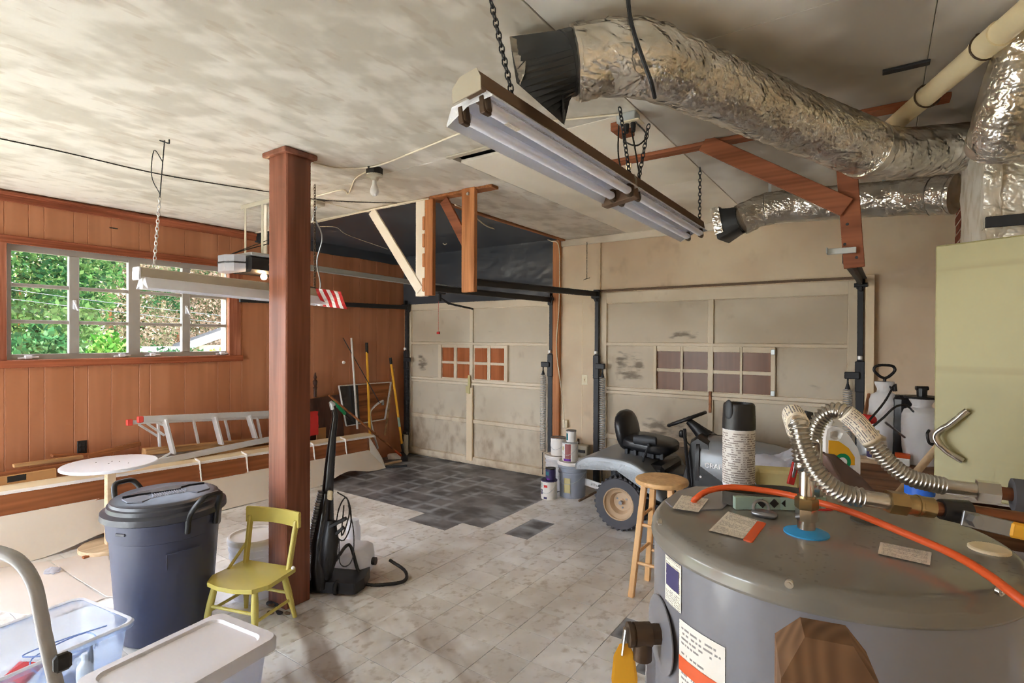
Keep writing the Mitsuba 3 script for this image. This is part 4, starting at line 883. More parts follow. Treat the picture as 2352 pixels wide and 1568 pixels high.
bk = [np.array([(x, .178 + .02 * (1 - (x / .19) ** 2) + dy, z) for dy, z in ((-.011, .518 + .008 * (1 - (x / .19) ** 2)), (-.011, .602), (-.006, .61), (.006, .61), (.011, .602), (.011, .518 + .008 * (1 - (x / .19) ** 2)))]) for x in np.linspace(-.192, .192, 20)]
put(yc, 'back_rail', skin(bk), 'm_yellowpaint', M=Mch, smooth=40)
put(yc, 'side_bow', wire([(-.164, .165, .42), (-.185, .12, .36), (-.19, .07, .315), (-.178, .02, .29)], .009), 'm_yellowpaint', M=Mch)
put(yc, 'dowel_end', trimesh.creation.icosphere(2, .011).apply_translation((.185, .13, .30)), 'm_white', M=Mch, smooth=True)

def bucket(c, H, R, par, matb, lidmat, handle=True):
    put(par, 'body', lathe([(0, 0), (R * .86, 0), (R * .88, .01), (R * .93, H * .66), (R * 1.0, H * .67), (R * 1.0, H * .71), (R * .95, H * .72), (R * .955, H * .78), (R * 1.02, H * .79), (R * 1.02, H * .83), (R * .965, H * .84), (R * .97, H * .93), (0, H * .93)], 40, c), matb)
    put(par, 'lid', lathe([(R * 1.0, H * .9), (R * 1.07, H * .91), (R * 1.07, H * .975), (R * 1.03, H), (R * .96, H), (R * .93, H * .965), (0, H * .965)], 40, c), lidmat)
b = thing('plastic_bucket', 'white lidded plastic bucket between the trash can and the yellow chair', 'bucket')
bucket((-3.30, 1.885, 0), .38, .15, b, 'm_milky', 'm_white')
# debris at the post's foot
for i in range(9):
    q = onZ(610 + rng.uniform(0, 55), 1385 + rng.uniform(-5, 22), .012)
    solo('leaf_litter', wob(trimesh.creation.icosphere(1, .018).apply_scale((1.5, 1, .5)).apply_translation(q + (0, 0, -.004)), .012, 40, i), 'm_dust' if i % 2 else 'm_darksteel', 'dry scrap of leaf litter on the floor at the foot of the wooden post', 'debris', 'leaf litter at the foot of the post', smooth=False)

# ------------------------------------------------------------------ storage bins and hand truck, front left
def tubshell(lx, ly, h, t, taper=.06, r=.05):
    def ring(k, z, s=0): return [(*p, z) for p in list(sbox(-lx / 2 * k + r - s, -ly / 2 * k + r - s, lx / 2 * k - r + s, ly / 2 * k - r + s).buffer(r, 6).exterior.coords)[:-1]]
    k0 = 1 - taper * 2
    return skin([np.array(ring(k0, .0)), np.array(ring(1, h)), np.array(ring(1, h, .018)), np.array(ring(1, h - .02, .018))], cap=False), prism(sbox(-lx / 2 * k0, -ly / 2 * k0, lx / 2 * k0, ly / 2 * k0).buffer(-.03).buffer(.03), t, .002)
gb = thing('storage_bin', 'lidded translucent storage bin with a pale grey lid in front of the trash can', 'storage bin')
Mb = TR(-2.335, 1.03, 0) @ RZ(6.5)
sh_, bt_ = tubshell(.38, .54, .31, .003)
put(gb, 'tub', cat(sh_, bt_), 'm_frosted', M=Mb, smooth=40)
rr = lambda lx, ly, r=.05: sbox(-lx / 2 + r, -ly / 2 + r, lx / 2 - r, ly / 2 - r).buffer(r, 8)
def lidring(p, z): return np.array([(x, y, z) for x, y in list(p.exterior.coords)[:-1]])
lids = [lidring(rr(.43, .60), .285), lidring(rr(.43, .60), .325), lidring(rr(.415, .585), .338), lidring(rr(.34, .50), .340), lidring(rr(.325, .485), .328)]
put(gb, 'lid', skin(lids), 'm_binlid', M=Mb, smooth=35, label='pale grey plastic lid')
put(gb, 'contents', wob(cat(*[trimesh.creation.icosphere(3, .075).apply_translation((x, y, .09)) for x in (-.08, .08) for y in (-.16, -.02, .14)]), .03, 14, 2), 'm_white', M=Mb, smooth=40, kind='stuff', label='white crumpled things inside the bin')
cb = thing('clear_tub', 'open clear bluish plastic tub of odds and ends at the lower left corner', 'storage bin')
Mt = TR(-3.02, .72, 0) @ RZ(8)
sh_, bt_ = tubshell(.46, .56, .33, .003)
put(cb, 'shell', cat(sh_, bt_), 'm_clearplastic', M=Mt, smooth=40)
lp = [lidring(rr(.485, .585), .322), lidring(rr(.50, .60), .33), lidring(rr(.485, .585), .338), lidring(rr(.462, .562), .334)]
put(cb, 'rim', skin(lp, cap=False, closed=True), 'm_milky', M=Mt, smooth=40)
def intub(p): return (Mt @ np.array([*p, 1]))[:3]
solo('coat_hanger', cat(wire([intub(p) for p in ((.1, .16, .12), (.14, .16, .235), (.17, .15, .10))], .006), wire([intub(p) for p in ((.14, .16, .235), (.145, .16, .27), (.165, .16, .285), (.175, .16, .265))], .003)), 'm_wireblack', 'dark coat hanger standing in the clear tub', 'hanger')
pts = [intub((.17 * math.cos(i * 2.1) * (.6 + .4 * math.sin(i)), .12 + .14 * math.sin(i * 1.7), .10 + .015 * i)) for i in range(13)]
solo('coiled_string', wire(pts, .003), 'm_paleblue', 'tangled pale blue cord inside the clear tub', 'cord')
solo('spray_bottle', xf(lathe([(0, 0), (.03, 0), (.03, .16), (.012, .19), (.012, .22), (0, .22)], 20), TR(*intub((.17, .12, .03)))), 'm_white', 'white bottle upright in the right corner of the clear tub', 'bottle')
solo('red_packet', xf(rb(.12, .18, .03, .008), TR(*intub((-.16, .0, .10))) @ RZ(30) @ RX(20)), 'm_red', 'red and white packet lying in the clear tub', 'packet', smooth=False)
solo('white_cloth', wob(trimesh.creation.icosphere(4, .13).apply_scale((1.2, 1.3, .6)).apply_translation(intub((.03, -.17, .10))), .04, 9, 4), 'm_white', 'crumpled white cloth in the front of the clear tub', 'cloth', smooth=40)
ht = thing('hand_truck', 'pale grey curved tubular hand truck handle rising at the lower left edge', 'hand truck')
z0 = 1.12
P = [deep(-120, 1262, 1.16), deep(-60, 1258, 1.15), deep(0, 1268, 1.13), deep(45, 1290, 1.12), deep(78, 1340, 1.115), deep(96, 1420, 1.11), deep(128, 1568, 1.10)]
low = np.array(P[-1]) + (np.array(P[-1]) - np.array(P[-2])) / np.linalg.norm(np.array(P[-1]) - np.array(P[-2])) * 0.95
low[2] = .12
put(ht, 'frame_tube', tube(cr(P + [low], 8), .0128, 16), 'm_handtruck', smooth=60)
lo2 = low + np.array(P[0]) - np.array(P[-1]); lo2[2] = .12
put(ht, 'frame_tube', tube(cr([P[0], P[0] + (lo2 - P[0]) * .4, lo2], 8), .0128, 16), 'm_handtruck', smooth=60)
put(ht, 'axle', cy(low, lo2, .012), 'm_darksteel')
for q in (low, lo2): put(ht, 'wheel', xf(cat(torus(.095, .025, 28, 10), lathe([(0, -.012), (.08, -.012), (.08, .012), (0, .012)], 20)), TR(*(q + np.array([0, 0, 0]))) @ frame(low, lo2)[0] @ TR(0, 0, 0) if False else TR(*q) @ np.block([[frame(low, lo2)[0][:3, :3], np.zeros((3, 1))], [0, 0, 0, 1]])), 'm_rubber')
put(ht, 'clip', rb(.02, .03, .035, .006, deep(143, 1520, 1.09)), 'm_wireblack', smooth=False)

# ------------------------------------------------------------------ vacuum cleaner
vc = thing('vacuum_cleaner', 'black upright vacuum cleaner with a tangled cord standing to the right of the wooden post', 'vacuum cleaner')
VD = 3.46
V = lambda x, y, d=0: deep(x, y, VD + d)
def oval(P, rx, ry, n=18):
    P = np.asarray(P); rx = np.broadcast_to(rx, len(P)); ry = np.broadcast_to(ry, len(P)); a = np.arange(n) * 2 * PI / n; d = np.gradient(P, axis=0); out = []
    for p, t, x, y in zip(P, d, rx, ry):
        t = t / np.linalg.norm(t); u = RGT - t * (RGT @ t); u /= np.linalg.norm(u); w = np.cross(t, u); out.append(p + x * np.cos(a)[:, None] * u + y * np.sin(a)[:, None] * w)
    return skin(out)
put(vc, 'body', oval([V(740, 1345), V(738, 1300), V(742, 1240), V(748, 1180), V(752, 1130)], [.055, .075, .07, .05, .035], [.07, .09, .09, .06, .04]), 'm_blackgloss', smooth=60)
put(vc, 'dust_cup', oval([V(752, 1325, -.03), V(754, 1290, -.05), V(758, 1240, -.05), V(760, 1195, -.03)], [.025, .05, .055, .03], [.03, .05, .05, .03]), 'm_black', smooth=60, label='glossy black dust cup')
put(vc, 'handle', cat(oval([V(752, 1135), V(758, 1060), V(764, 1000), V(770, 955), V(765, 932)], [.038, .032, .024, .02, .018], [.02, .018, .016, .016, .016])), 'm_blackgloss', smooth=60)
put(vc, 'grip_end', oval([V(766, 940), V(763, 928), V(758, 922)], [.018, .02, .01], [.017, .018, .01]), 'm_galv', smooth=60)
put(vc, 'hose', tube(*(lambda c: (c[0], .021 + .0035 * np.cos(c[1] * 420)))(resample(cr([V(738, 1128, -.02), V(728, 1170, -.03), V(718, 1230, -.04), V(722, 1290, -.05), V(733, 1330, -.05)], 10), .004)), 10), 'm_steel', smooth=50, label='ribbed grey hose')
put(vc, 'latch', rb(.04, .02, .06, .006, V(758, 1137, -.04)), 'm_cream', smooth=False)
head = [(-.17, -.10), (.15, -.10), (.17, -.03), (.15, .10), (-.15, .10), (-.18, .0)]
hm = prism(Polygon(np.array(head) * 1.15).buffer(.015), .07, .012)
put(vc, 'floor_head', xf(hm, TR(-2.955, 2.245, 0) @ RZ(28)), 'm_vinylblack', smooth=30)
for s in (-1, 1): put(vc, 'wheel', xf(torus(.032, .014, 20, 8), TR(-2.985, 2.235, .047) @ RZ(28) @ TR(s * .09, -.125, 0) @ RY(90)), 'm_black')
cd = [V(775, 1130, -.03), V(800, 1150, -.05), V(806, 1200, -.06), V(790, 1240, -.06), V(772, 1225, -.05), V(778, 1170, -.05), V(795, 1142, -.06), V(802, 1180, -.07), V(785, 1230, -.07), V(790, 1160, -.06)]
put(vc, 'cord', cat(wire(cd, .0045, 6, 5), wire([V(800, 1160, -.05), V(812, 1220, -.06), V(810, 1280, -.07), V(795, 1300, -.07), V(780, 1290, -.06), V(779, 1240, -.06)], .0035)), 'm_wireblack')
put(vc, 'cord_hook', cat(beam(V(745, 1215, -.05), V(795, 1190, -.07), .03, .022), beam(V(765, 1232, -.05), V(790, 1210, -.07), .02, .02)), 'm_black', smooth=False)
solo('rubber_hose', cat(wire([V(768, 1290, -.03), (-2.93, 2.33, .25), (-2.87, 2.35, .1), (-2.80, 2.36, .012), (-2.68, 2.43, .012), (-2.62, 2.54, .012), (-2.70, 2.62, .03), (-2.83, 2.60, .08)], .011, 8, 8)), 'm_black', 'black hose looping on the floor beside the white jug', 'hose')
jg = thing('plastic_jug', 'translucent white plastic jug lying on its side behind the vacuum cleaner', 'jug')
Mj = TR(-3.03, 2.41, .105) @ RZ(24) @ RY(90)
jr = lambda k, z: np.array([(x * k, y * k, z) for x, y in list(sbox(-.065, -.065, .065, .065).buffer(.04, 6).exterior.coords)[:-1]])
put(jg, 'body', skin([jr(.85, -.13), jr(.98, -.115), jr(1, -.09), jr(1, .10), jr(.92, .135), jr(.5, .165), jr(.3, .175)]), 'm_milky', M=Mj, smooth=50)
put(jg, 'cap', cy((0, 0, .172), (0, 0, .20), .026), 'm_black', M=Mj)
wj = solo('glass_jar', lathe([(0, 0), (.045, 0), (.05, .01), (.05, .25), (.04, .28), (.04, .31), (0, .31)], 28, (-3.17, 2.56, 0)), 'm_milky', 'tall pale plastic bottle standing behind the vacuum cleaner cord', 'bottle')

# ------------------------------------------------------------------ tools in the far left corner
W = lambda x, y, X=-5.5: onX(x, y, X)
def pole(a, b, r, mat, lab, name='tool_handle', c='tool', extra=()):
    k = thing(name, lab, c); put(k, 'shaft', cy(a, b, r, n=12), mat)
    for nm, m, mt in extra: put(k, nm, m, mt)
    return k
k = thing('window_screen', 'aluminium framed window screen leaning in the far left corner behind the yellow handles', 'screen')
f4 = [W(778, 886, -5.53), W(898, 877, -5.53), W(884, 962, -5.44), W(795, 978, -5.44)]
for a, b in zip(f4, f4[1:] + f4[:1]): put(k, 'frame_bar', beam(a, b, .012, .026, (1, 0, 0)), 'm_alu', smooth=False)
put(k, 'mesh', skin([np.array([f4[0], f4[0] + (f4[1] - f4[0]) * .34, f4[3] + (f4[2] - f4[3]) * .34, f4[3]]), np.array([f4[0], f4[0] + (f4[1] - f4[0]) * .34, f4[3] + (f4[2] - f4[3]) * .34, f4[3]]) + (.003, 0, 0)]), 'm_vinylblack', smooth=False)
solo('plywood_sheet', skin([np.array([W(815, 885, -5.57), W(892, 880, -5.57), W(890, 965, -5.56), W(822, 972, -5.56)]), np.array([W(815, 885, -5.57), W(892, 880, -5.57), W(890, 965, -5.56), W(822, 972, -5.56)]) + (.012, 0, 0)]), 'm_studx', 'orange brown wood panel leaning on the wall behind the window screen', 'panel', smooth=False)
solo('plywood_sheet', skin([np.array([W(700, 918, -5.55), W(778, 905, -5.55), W(790, 1010, -5.46), W(700, 1030, -5.46)]), np.array([W(700, 918, -5.55), W(778, 905, -5.55), W(790, 1010, -5.46), W(700, 1030, -5.46)]) + (.014, 0, 0)]), 'm_darkwood', 'dark brown wood panel leaning on the wall just right of the post', 'panel', smooth=False)
bal = [(0, 0), (.018, 0), (.018, .10), (.026, .115), (.014, .13), (.024, .16), (.028, .19), (.012, .215), (.02, .235), (.013, .26), (.006, .29), (0, .295)]
q = W(725, 912, -5.54); solo('turned_spindle', lathe(bal, 20, (q[0] - .01, q[1], q[2] - .0)), 'm_darkwood', 'dark turned wooden spindle standing on the dark brown panel', 'spindle')
pole(W(807, 776, -5.57), W(821, 985, -5.40), .013, 'm_alu', 'pale grey pole leaning on the wall left of the yellow handles', 'pole', 'pole')
k = pole(W(842, 792, -5.57), W(851, 1040, -5.36), .016, 'm_yellow', 'yellow handled tool leaning upright in the corner, left of the two yellow handles', extra=[('grip', cy(W(842, 787, -5.57), W(843, 811, -5.555), .019, n=12), 'm_black')])
a, b = W(897, 824, -5.54), W(926, 1040, -5.40)
k = pole(a, b, .016, 'm_yellow', 'yellow handled tool leaning beside the garage door track, right of the two yellow handles', extra=[('grip', cy(a + (a - b) * .012, a - (a - b) * .055, .019, n=12), 'm_black'), ('sticker', cy(a - (a - b) * .62, a - (a - b) * .72, .0168, n=12), 'm_sage'), ('ferrule', cy(a - (a - b) * .9, b, .019, n=12), 'm_black')])
pole(W(905, 845, -5.565), W(884, 1000, -5.5), .014, 'm_lumber', 'weathered grey wooden handle between the two yellow handles')
k = thing('broom', 'broom with a reddish wooden handle slanting down to the corner of the left garage door', 'broom')
a, b = W(756, 908, -5.32), W(921, 1046, -5.32)
put(k, 'shaft', cy(a, b, .013, n=12), 'm_studx'); put(k, 'tip', cy(b + (a - b) * .10, b, .0145, n=12), 'm_orange')
put(k, 'head', xf(cat(rb(.26, .05, .04, .008, (0, 0, .06)), rb(.28, .07, .05, .01, (0, 0, .025))), TR(b[0] + .02, b[1] + .03, 0) @ RZ(-35)), 'm_black', smooth=False)
k = thing('bow_saw', 'grey tubular bow saw frame hanging down beside the yellow handle', 'saw')
put(k, 'frame', wire([W(880, 920, -5.45), W(870, 925, -5.45), W(857, 936, -5.45), W(850, 948, -5.45), W(853, 975, -5.43), W(861, 1005, -5.4), W(868, 1030, -5.38)], .014, 6, 10), 'm_alu', smooth=60)
put(k, 'clamp', rb(.03, .03, .06, .005, W(879, 925, -5.45)), 'm_steel', smooth=False)
k = thing('green_trimmer', 'green plastic tool with a thin black shaft beside the top of the vacuum handle', 'tool')
ga, gb_ = W(768, 920, -5.36), W(792, 950, -5.40)
put(k, 'grip', oval([ga, ga + (gb_ - ga) * .4, gb_], [.02, .028, .02], [.02, .024, .02]), 'm_green', smooth=60); put(k, 'shaft', cy(gb_, W(818, 974, -5.43), .006), 'm_wireblack')
solo('thin_rod', cy(W(788, 776, -5.58), W(872, 925, -5.42), .005), 'm_darksteel', 'thin dark rod leaning diagonally on the wall behind the pale grey pole', 'rod')
k = thing('dustpan', 'upright grey dustpan with a black handle beneath the right yellow handle', 'dustpan')
q = W(911, 1010, -5.46); put(k, 'pan', bx(q[0] - .05, q[0] + .05, 5.25, 5.33, .004, .30, .02), 'm_dirtyenamel', smooth=False); put(k, 'handle', cat(bx(q[0] - .03, q[0] + .06, 5.27, 5.31, .30, .345, .01), bx(q[0] - .015, q[0] + .015, 5.24, 5.26, .2, .3, .004)), 'm_black', smooth=False)
solo('red_bag', wob(dense(-.03, .03, -.09, .09, 0, .27, 3).apply_transform(TR(*(W(712, 1000, -5.36) + (0, 0, -.0)))), .012, 12, 3), 'm_red', 'red and white paper bag standing on the trough just right of the post', 'bag', smooth=40)
solo('carton_piece', bx(-5.42, -5.40, float(W(728, 980, -5.4)[1]), float(W(749, 980, -5.4)[1]), .40, .58, .002), 'm_cardboard', 'small piece of brown cardboard behind the trough beside the red bag', 'cardboard', smooth=False)
q = W(789, 832, XL); solo('door_bumper', lathe([(0, 0), (.022, 0), (.018, .014), (0, .018)], 16).apply_transform(TR(XL, q[1], q[2]) @ RY(90)), 'm_white', 'small white round knob on the wood panelling above the window screen', 'knob')
q = W(261, 524, XL); solo('wall_nail', bx(XL, XL + .004, q[1] - .03, q[1] + .03, q[2] - .004, q[2] + .004), 'm_wireblack', 'small dark mark of a nail plate above the window', 'nail', smooth=False)
k = thing('floor_paper', 'crumpled white paper on the dark floor beside the broom head', 'paper'); put(k, 'sheet', wob(dense(-.09, .09, -.06, .06, 0, .05, 3).apply_transform(TR(*onZ(908, 1052, .006)) @ RZ(40)), .02, 14, 4), 'm_white', smooth=40)
for i, (a, b, lab) in enumerate((((880, 1067), (922, 1058), 'pale stick lying on the dark floor in front of the crumpled paper'), ((872, 1073), (935, 1069), 'dark handled stick on the floor at the end of the long trough'))):
    solo('floor_stick', beam(onZ(*a, .014), onZ(*b, .014), .03, .024), 'm_pale' if i == 0 else 'm_darksteel', lab, 'stick', smooth=False)
# ------------------------------------------------------------------ paint cans and buckets
def bail(par, c, R, z0, sag, M=None, side=1):
    P = [(c[0] + R * math.cos(t), c[1] + R * math.sin(t), z0 - sag * math.sin((t - PI) / PI * PI) * 1) for t in np.linspace(PI, 2 * PI, 9)]
    put(par, 'bail', wire(P, .0025, 4, 5), 'm_galv')
def pail(key_, label, c, matb='m_milky', lidm='m_white'):
    b = thing(key_, label, 'bucket', None); bucket(c, .37, .15, b, matb, 'm_white'); bail(b, c, .152, c[2] + .27, .12); return b
pA = pail('plastic_bucket', 'white lidded five gallon bucket with a yellow label, front one of the paint stack', (-2.645, 4.965, 0), 'm_greybucket')
lb = skin([np.array([(-2.645 + .1435 * math.cos(t), 4.965 + .1435 * math.sin(t), z) for t in np.linspace(-1.75, -1.25, 6)]) for z in (.06, .21)], cap=False)
put(pA, 'label', lb, 'm_tan', smooth=True, label='yellowish label')
pB = pail('plastic_bucket', 'white lidded bucket at the back of the paint stack beside the door spring', (-2.90, 5.13, 0))
def paint_can(lab, c, R, H, body, lid, band=None, oval_=False, group=None, bailz=True):
    k = thing('paint_can', lab, 'paint can')
    put(k, 'body', lathe([(0, 0), (R * .98, 0), (R, .006), (R, H - .004), (0, H - .004)], 32, c), body)
    put(k, 'lid', lathe([(R * .9, H - .006), (R * 1.025, H - .008), (R * 1.025, H + .002), (R * .95, H + .003), (R * .88, H - .003), (0, H - .003)], 32, c), lid)
    def patch(t0, t1, z0, z1, m, nm='label'):
        put(k, nm, skin([np.array([(c[0] + R * 1.004 * math.cos(t), c[1] + R * 1.004 * math.sin(t), c[2] + z) for t in np.linspace(t0, t1, 8)]) for z in (z0, z1)], cap=False), m, smooth=True)
    for p in band or (): patch(*p)
    if bailz: bail(k, c, R * 1.02, c[2] + H * .8, H * .45)
    return k
paint_can('white paint can with dark blue lid and red oval on the floor before the buckets', (-2.80, 4.745, 0), .083, .19, 'm_white', 'm_navy', [(-1.75, -1.25, .125, .15, 'm_red'), (-1.75, -1.3, 0.008, .03, 'm_navy'), (-2.3, -1.95, .05, .10, 'm_navy'), (-2.25, -2.0, .12, .17, 'm_sage')])
paint_can('small dark blue paint can standing on the white gallon can', (-2.785, 4.75, .192), .052, .118, 'm_navy', 'm_wireblack', [(-2.3, -1.4, .05, .09, 'm_teal'), (-2.1, -1.2, .004, .02, 'm_purple')], bailz=False)
paint_can('plain white gallon paint can standing on the back bucket', (-2.90, 5.11, .371), .083, .19, 'm_white', 'm_steel')
paint_can('plum labelled gallon paint can with a purple drip, standing on the front bucket', (-2.665, 4.945, .371), .083, .19, 'm_white', 'm_galv', [(-1.75, -1.0, .03, .18, 'm_plum'), (-2.0, -1.0, .004, .028, 'm_purple'), (-2.3, -1.95, .11, .15, 'm_tan')])
paint_can('small white and teal paint can at the very top of the stack', (-2.655, 4.95, .565), .052, .118, 'm_white', 'm_steel', [(-2.5, -1.75, .02, .09, 'm_teal')], bailz=False)
solo('wall_socket_box', cat(bx(-3.0, -2.94, YW - .05, YW, .62, .71, .005)), 'm_ivory', 'ivory outlet box on the wall where the white cable ends above paint cans', 'outlet', smooth=False)
q = onY(1343, 872, YW); k = thing('light_switch', 'ivory light switch plate on the wall between the two garage doors', 'switch')
put(k, 'plate', bx(q[0] - .036, q[0] + .036, YW - .006, YW, q[2] - .058, q[2] + .058, .003), 'm_ivory', smooth=False); put(k, 'toggle', cat(bx(q[0] - .005, q[0] + .005, YW - .018, YW - .005, q[2] - .012, q[2] + .012, .002), bx(q[0] - .012, q[0] + .012, YW - .0075, YW - .006, q[2] - .03, q[2] + .03)), 'm_cream', smooth=False)
q = onY(1333, 1040, 5.36); k = thing('utility_box', 'grey and white metal box with a black slot standing behind the buckets', 'box')
put(k, 'body', bx(q[0] - .11, q[0] + .11, 5.30, 5.40, q[2] - .09, q[2] + .10, .008), 'm_dirtyenamel', smooth=False); put(k, 'slot', bx(q[0] - .09, q[0] + .09, 5.292, 5.302, q[2] + .02, q[2] + .05), 'm_wireblack', smooth=False); put(k, 'stand', bx(q[0] - .06, q[0] + .07, 5.31, 5.39, 0, q[2] - .09, .01), 'm_white', smooth=False); put(k, 'knob', bx(q[0] - .035, q[0] - .01, 5.34, 5.36, q[2] + .10, q[2] + .16, .004), 'm_oldbrass', smooth=False)
cs = thing('chainsaw', 'chainsaw whose long pale guide bar points from behind the mower wheel towards the buckets', 'chainsaw')
a, b = onY(1330, 1101, 5.0), onY(1398, 1124, 4.9)
put(cs, 'guide_bar', beam(a, b, .008, .075, (0, 0, 1), .003), 'm_alu', smooth=False); put(cs, 'bar_nose', xf(lathe([(0, -.004), (.037, -.004), (.037, .004), (0, .004)], 20), TR(*a) @ RX(90)), 'm_alu')
tx = meshkit.text_mesh('STIHL', .022, .001); Mx, _ = frame(a, b); ex = (b - a) / np.linalg.norm(b - a); up = np.array([0, 0, 1.]) - ex * ex[2]; up /= np.linalg.norm(up); nz = np.cross(ex, up); Mt_ = np.eye(4); Mt_[:3, 0], Mt_[:3, 1], Mt_[:3, 2], Mt_[:3, 3] = ex, up, nz, a + (b - a) * .42 - up * .011 + nz * .004
put(cs, 'lettering', tx, 'm_wireblack', M=Mt_, smooth=False)
put(cs, 'body', bx(b[0] - .0, b[0] + .28, b[1] - .02, b[1] + .2, .05, .30, .03), 'm_darksteel', smooth=False)
put(cs, 'rear_grip', wire([(b[0] + .26, b[1] + .1, .27), (b[0] + .38, b[1] + .1, .25), (b[0] + .38, b[1] + .1, .1), (b[0] + .26, b[1] + .1, .08)], .016), 'm_black')
solo('floor_stick', beam(onZ(1330, 1150, .02), onZ(1372, 1128, .05), .02, .02), 'm_dust', 'grey stick on the floor between the front bucket and the mower wheel', 'stick', smooth=False)

# ------------------------------------------------------------------ riding mower
mw = thing('riding_mower', 'grey riding lawn mower with a black seat parked in front of the right garage door', 'lawn mower')
MX, MY = -1.835, 4.70
def tyre(cx, cyy, R, w, face, par):
    prof = [(R * .58, -w / 2), (R * .80, -w / 2 * 1.06), (R * .93, -w / 2), (R * .965, -w / 2 * .8), (R * .965, w / 2 * .8), (R * .93, w / 2), (R * .80, w / 2 * 1.06), (R * .58, w / 2)]
    M = TR(cx, cyy, R) @ RX(90)
    k = put(par, 'tyre', ringlathe(prof, 48), 'm_rubber', M=M, smooth=35)
    n = 30; lug = []
    for i in range(n):
        for s in (-1, 1):
            lug.append(xf(rb(R * .075, R * .10, w * .44, .004), RZ((i + .5 * (s > 0)) * 360 / n) @ TR(R * .975, 0, s * w * .26) @ RX(s * 24)))
    for m in lug: m.apply_transform(M)
    put(k, 'tread', cat(lug), 'm_rubber', smooth=False, kind='stuff')
    rim = [(0, w * .12), (R * .1, w * .12), (R * .12, w * .06), (R * .34, w * .06), (R * .42, w * .30), (R * .54, w * .38), (R * .60, w * .47), (R * .62, w * .50), (R * .60, w * .52), (R * .57, w * .5)]
    put(par, 'rim', lathe([(r, z) for r, z in rim] + [(R * .57, -w * .4), (0, -w * .4)], 40), 'm_rim', M=M, smooth=35)
    put(par, 'hub', cat(cy((0, 0, w * .1), (0, 0, w * .3), R * .07), *[cy((R * .22 * math.cos(t), R * .22 * math.sin(t), w * .06), (R * .22 * math.cos(t), R * .22 * math.sin(t), w * .085), R * .035, n=10) for t in (.6, 2.7, 4.8)]), 'm_steel', M=M)
w1 = key('riding_mower__rear_wheel'); used.discard(w1)
for yy in (MY - .33, MY + .33): tyre(MX, yy, .228, .20, 1, mw)
for yy in (MY - .36, MY + .36): tyre(-.62, yy, .17, .15, 1, mw)
def shell(prof, y0, y1, b=.03):
    """Outline in x-z swept across the machine with rounded shoulders."""
    P = np.array(prof); c = P.mean(0); R_ = []
    for y, k in ((y0, .90), (y0 + b * .4, .965), (y0 + b, 1.0), (y1 - b, 1.0), (y1 - b * .4, .965), (y1, .90)):
        q = c + (P - c) * k; R_.append(np.c_[q[:, 0], np.full(len(q), y), q[:, 1]])
    return skin(R_)
fen = cr(np.array([(-2.27, .50, 0), (-2.24, .545, 0), (-2.12, .605, 0), (-1.90, .615, 0), (-1.72, .60, 0), (-1.58, .53, 0), (-1.50, .42, 0), (-1.44, .33, 0)]), 4)[:, :2]
fin = fen[::-1] + np.array([-.0, -.03])
put(mw, 'fender', cat(shell(np.vstack([fen, fin]), MY - .44, MY + .44, .05)), 'm_mower', smooth=40)
put(mw, 'chassis', cat(bx(-2.02, -.75, MY - .20, MY + .20, .20, .50, .03), bx(-1.95, -1.5, MY - .26, MY + .26, .3, .56, .03)), 'm_vinylblack', smooth=False)
put(mw, 'footrest', bx(-1.62, -1.05, MY - .42, MY + .42, .31, .335, .006), 'm_black', smooth=False)
put(mw, 'cutting_deck', cat(prism(Polygon([(-1.42, -.46), (-.8, -.46), (-.68, -.3), (-.68, .3), (-.8, .46), (-1.42, .46), (-1.5, .3), (-1.5, -.3)]).buffer(.02), .14, .09).apply_translation((0, MY, 0))), 'm_mower', smooth=30)
put(mw, 'chute_flap', skin([np.array([(-1.60, MY - .45, .13), (-1.15, MY - .45, .22), (-1.15, MY - .68, .10), (-1.56, MY - .66, .02)]), np.array([(-1.60, MY - .45, .14), (-1.15, MY - .45, .23), (-1.15, MY - .68, .11), (-1.56, MY - .66, .03)])]), 'm_mower', smooth=False)
def blob(c, r, k=3, p=3.0):
    m = trimesh.creation.icosphere(k, 1.0); v = np.array(m.vertices); v /= (np.abs(v) ** p).sum(1, keepdims=True) ** (1 / p); m.vertices = v * r + c; return m
put(mw, 'seat_cushion', xf(blob((0, 0, 0), (.235, .235, .065), 4, 3.2), TR(-1.71, MY, .70) @ RY(6)), 'm_vinylblack', smooth=True, label='black vinyl seat cushion')
put(mw, 'seat_back', xf(blob((0, 0, 0), (.07, .21, .185), 4, 2.5), TR(-1.93, MY, .80) @ RY(-12)), 'm_vinylblack', smooth=True, label='black vinyl backrest')
put(mw, 'seat_bracket', cat(bx(-1.88, -1.55, MY - .16, MY + .16, .595, .65, .01), *[bx(-1.88 + .08 * i, -1.85 + .08 * i, MY - .19, MY - .15, .60, .66, .004) for i in range(5)]), 'm_darksteel', smooth=False)
put(mw, 'armrest', oval([np.array([-1.78, MY - .22, .755]), np.array([-1.68, MY - .22, .76]), np.array([-1.58, MY - .22, .765])], [.02, .03, .02], [.04, .05, .035]), 'm_darksteel', smooth=60)
put(mw, 'lever', cat(wire([(-1.68, MY - .28, .56), (-1.66, MY - .28, .64), (-1.63, MY - .26, .72)], .009), trimesh.creation.icosphere(2, .016).apply_translation((-1.63, MY - .26, .73))), 'm_darksteel')
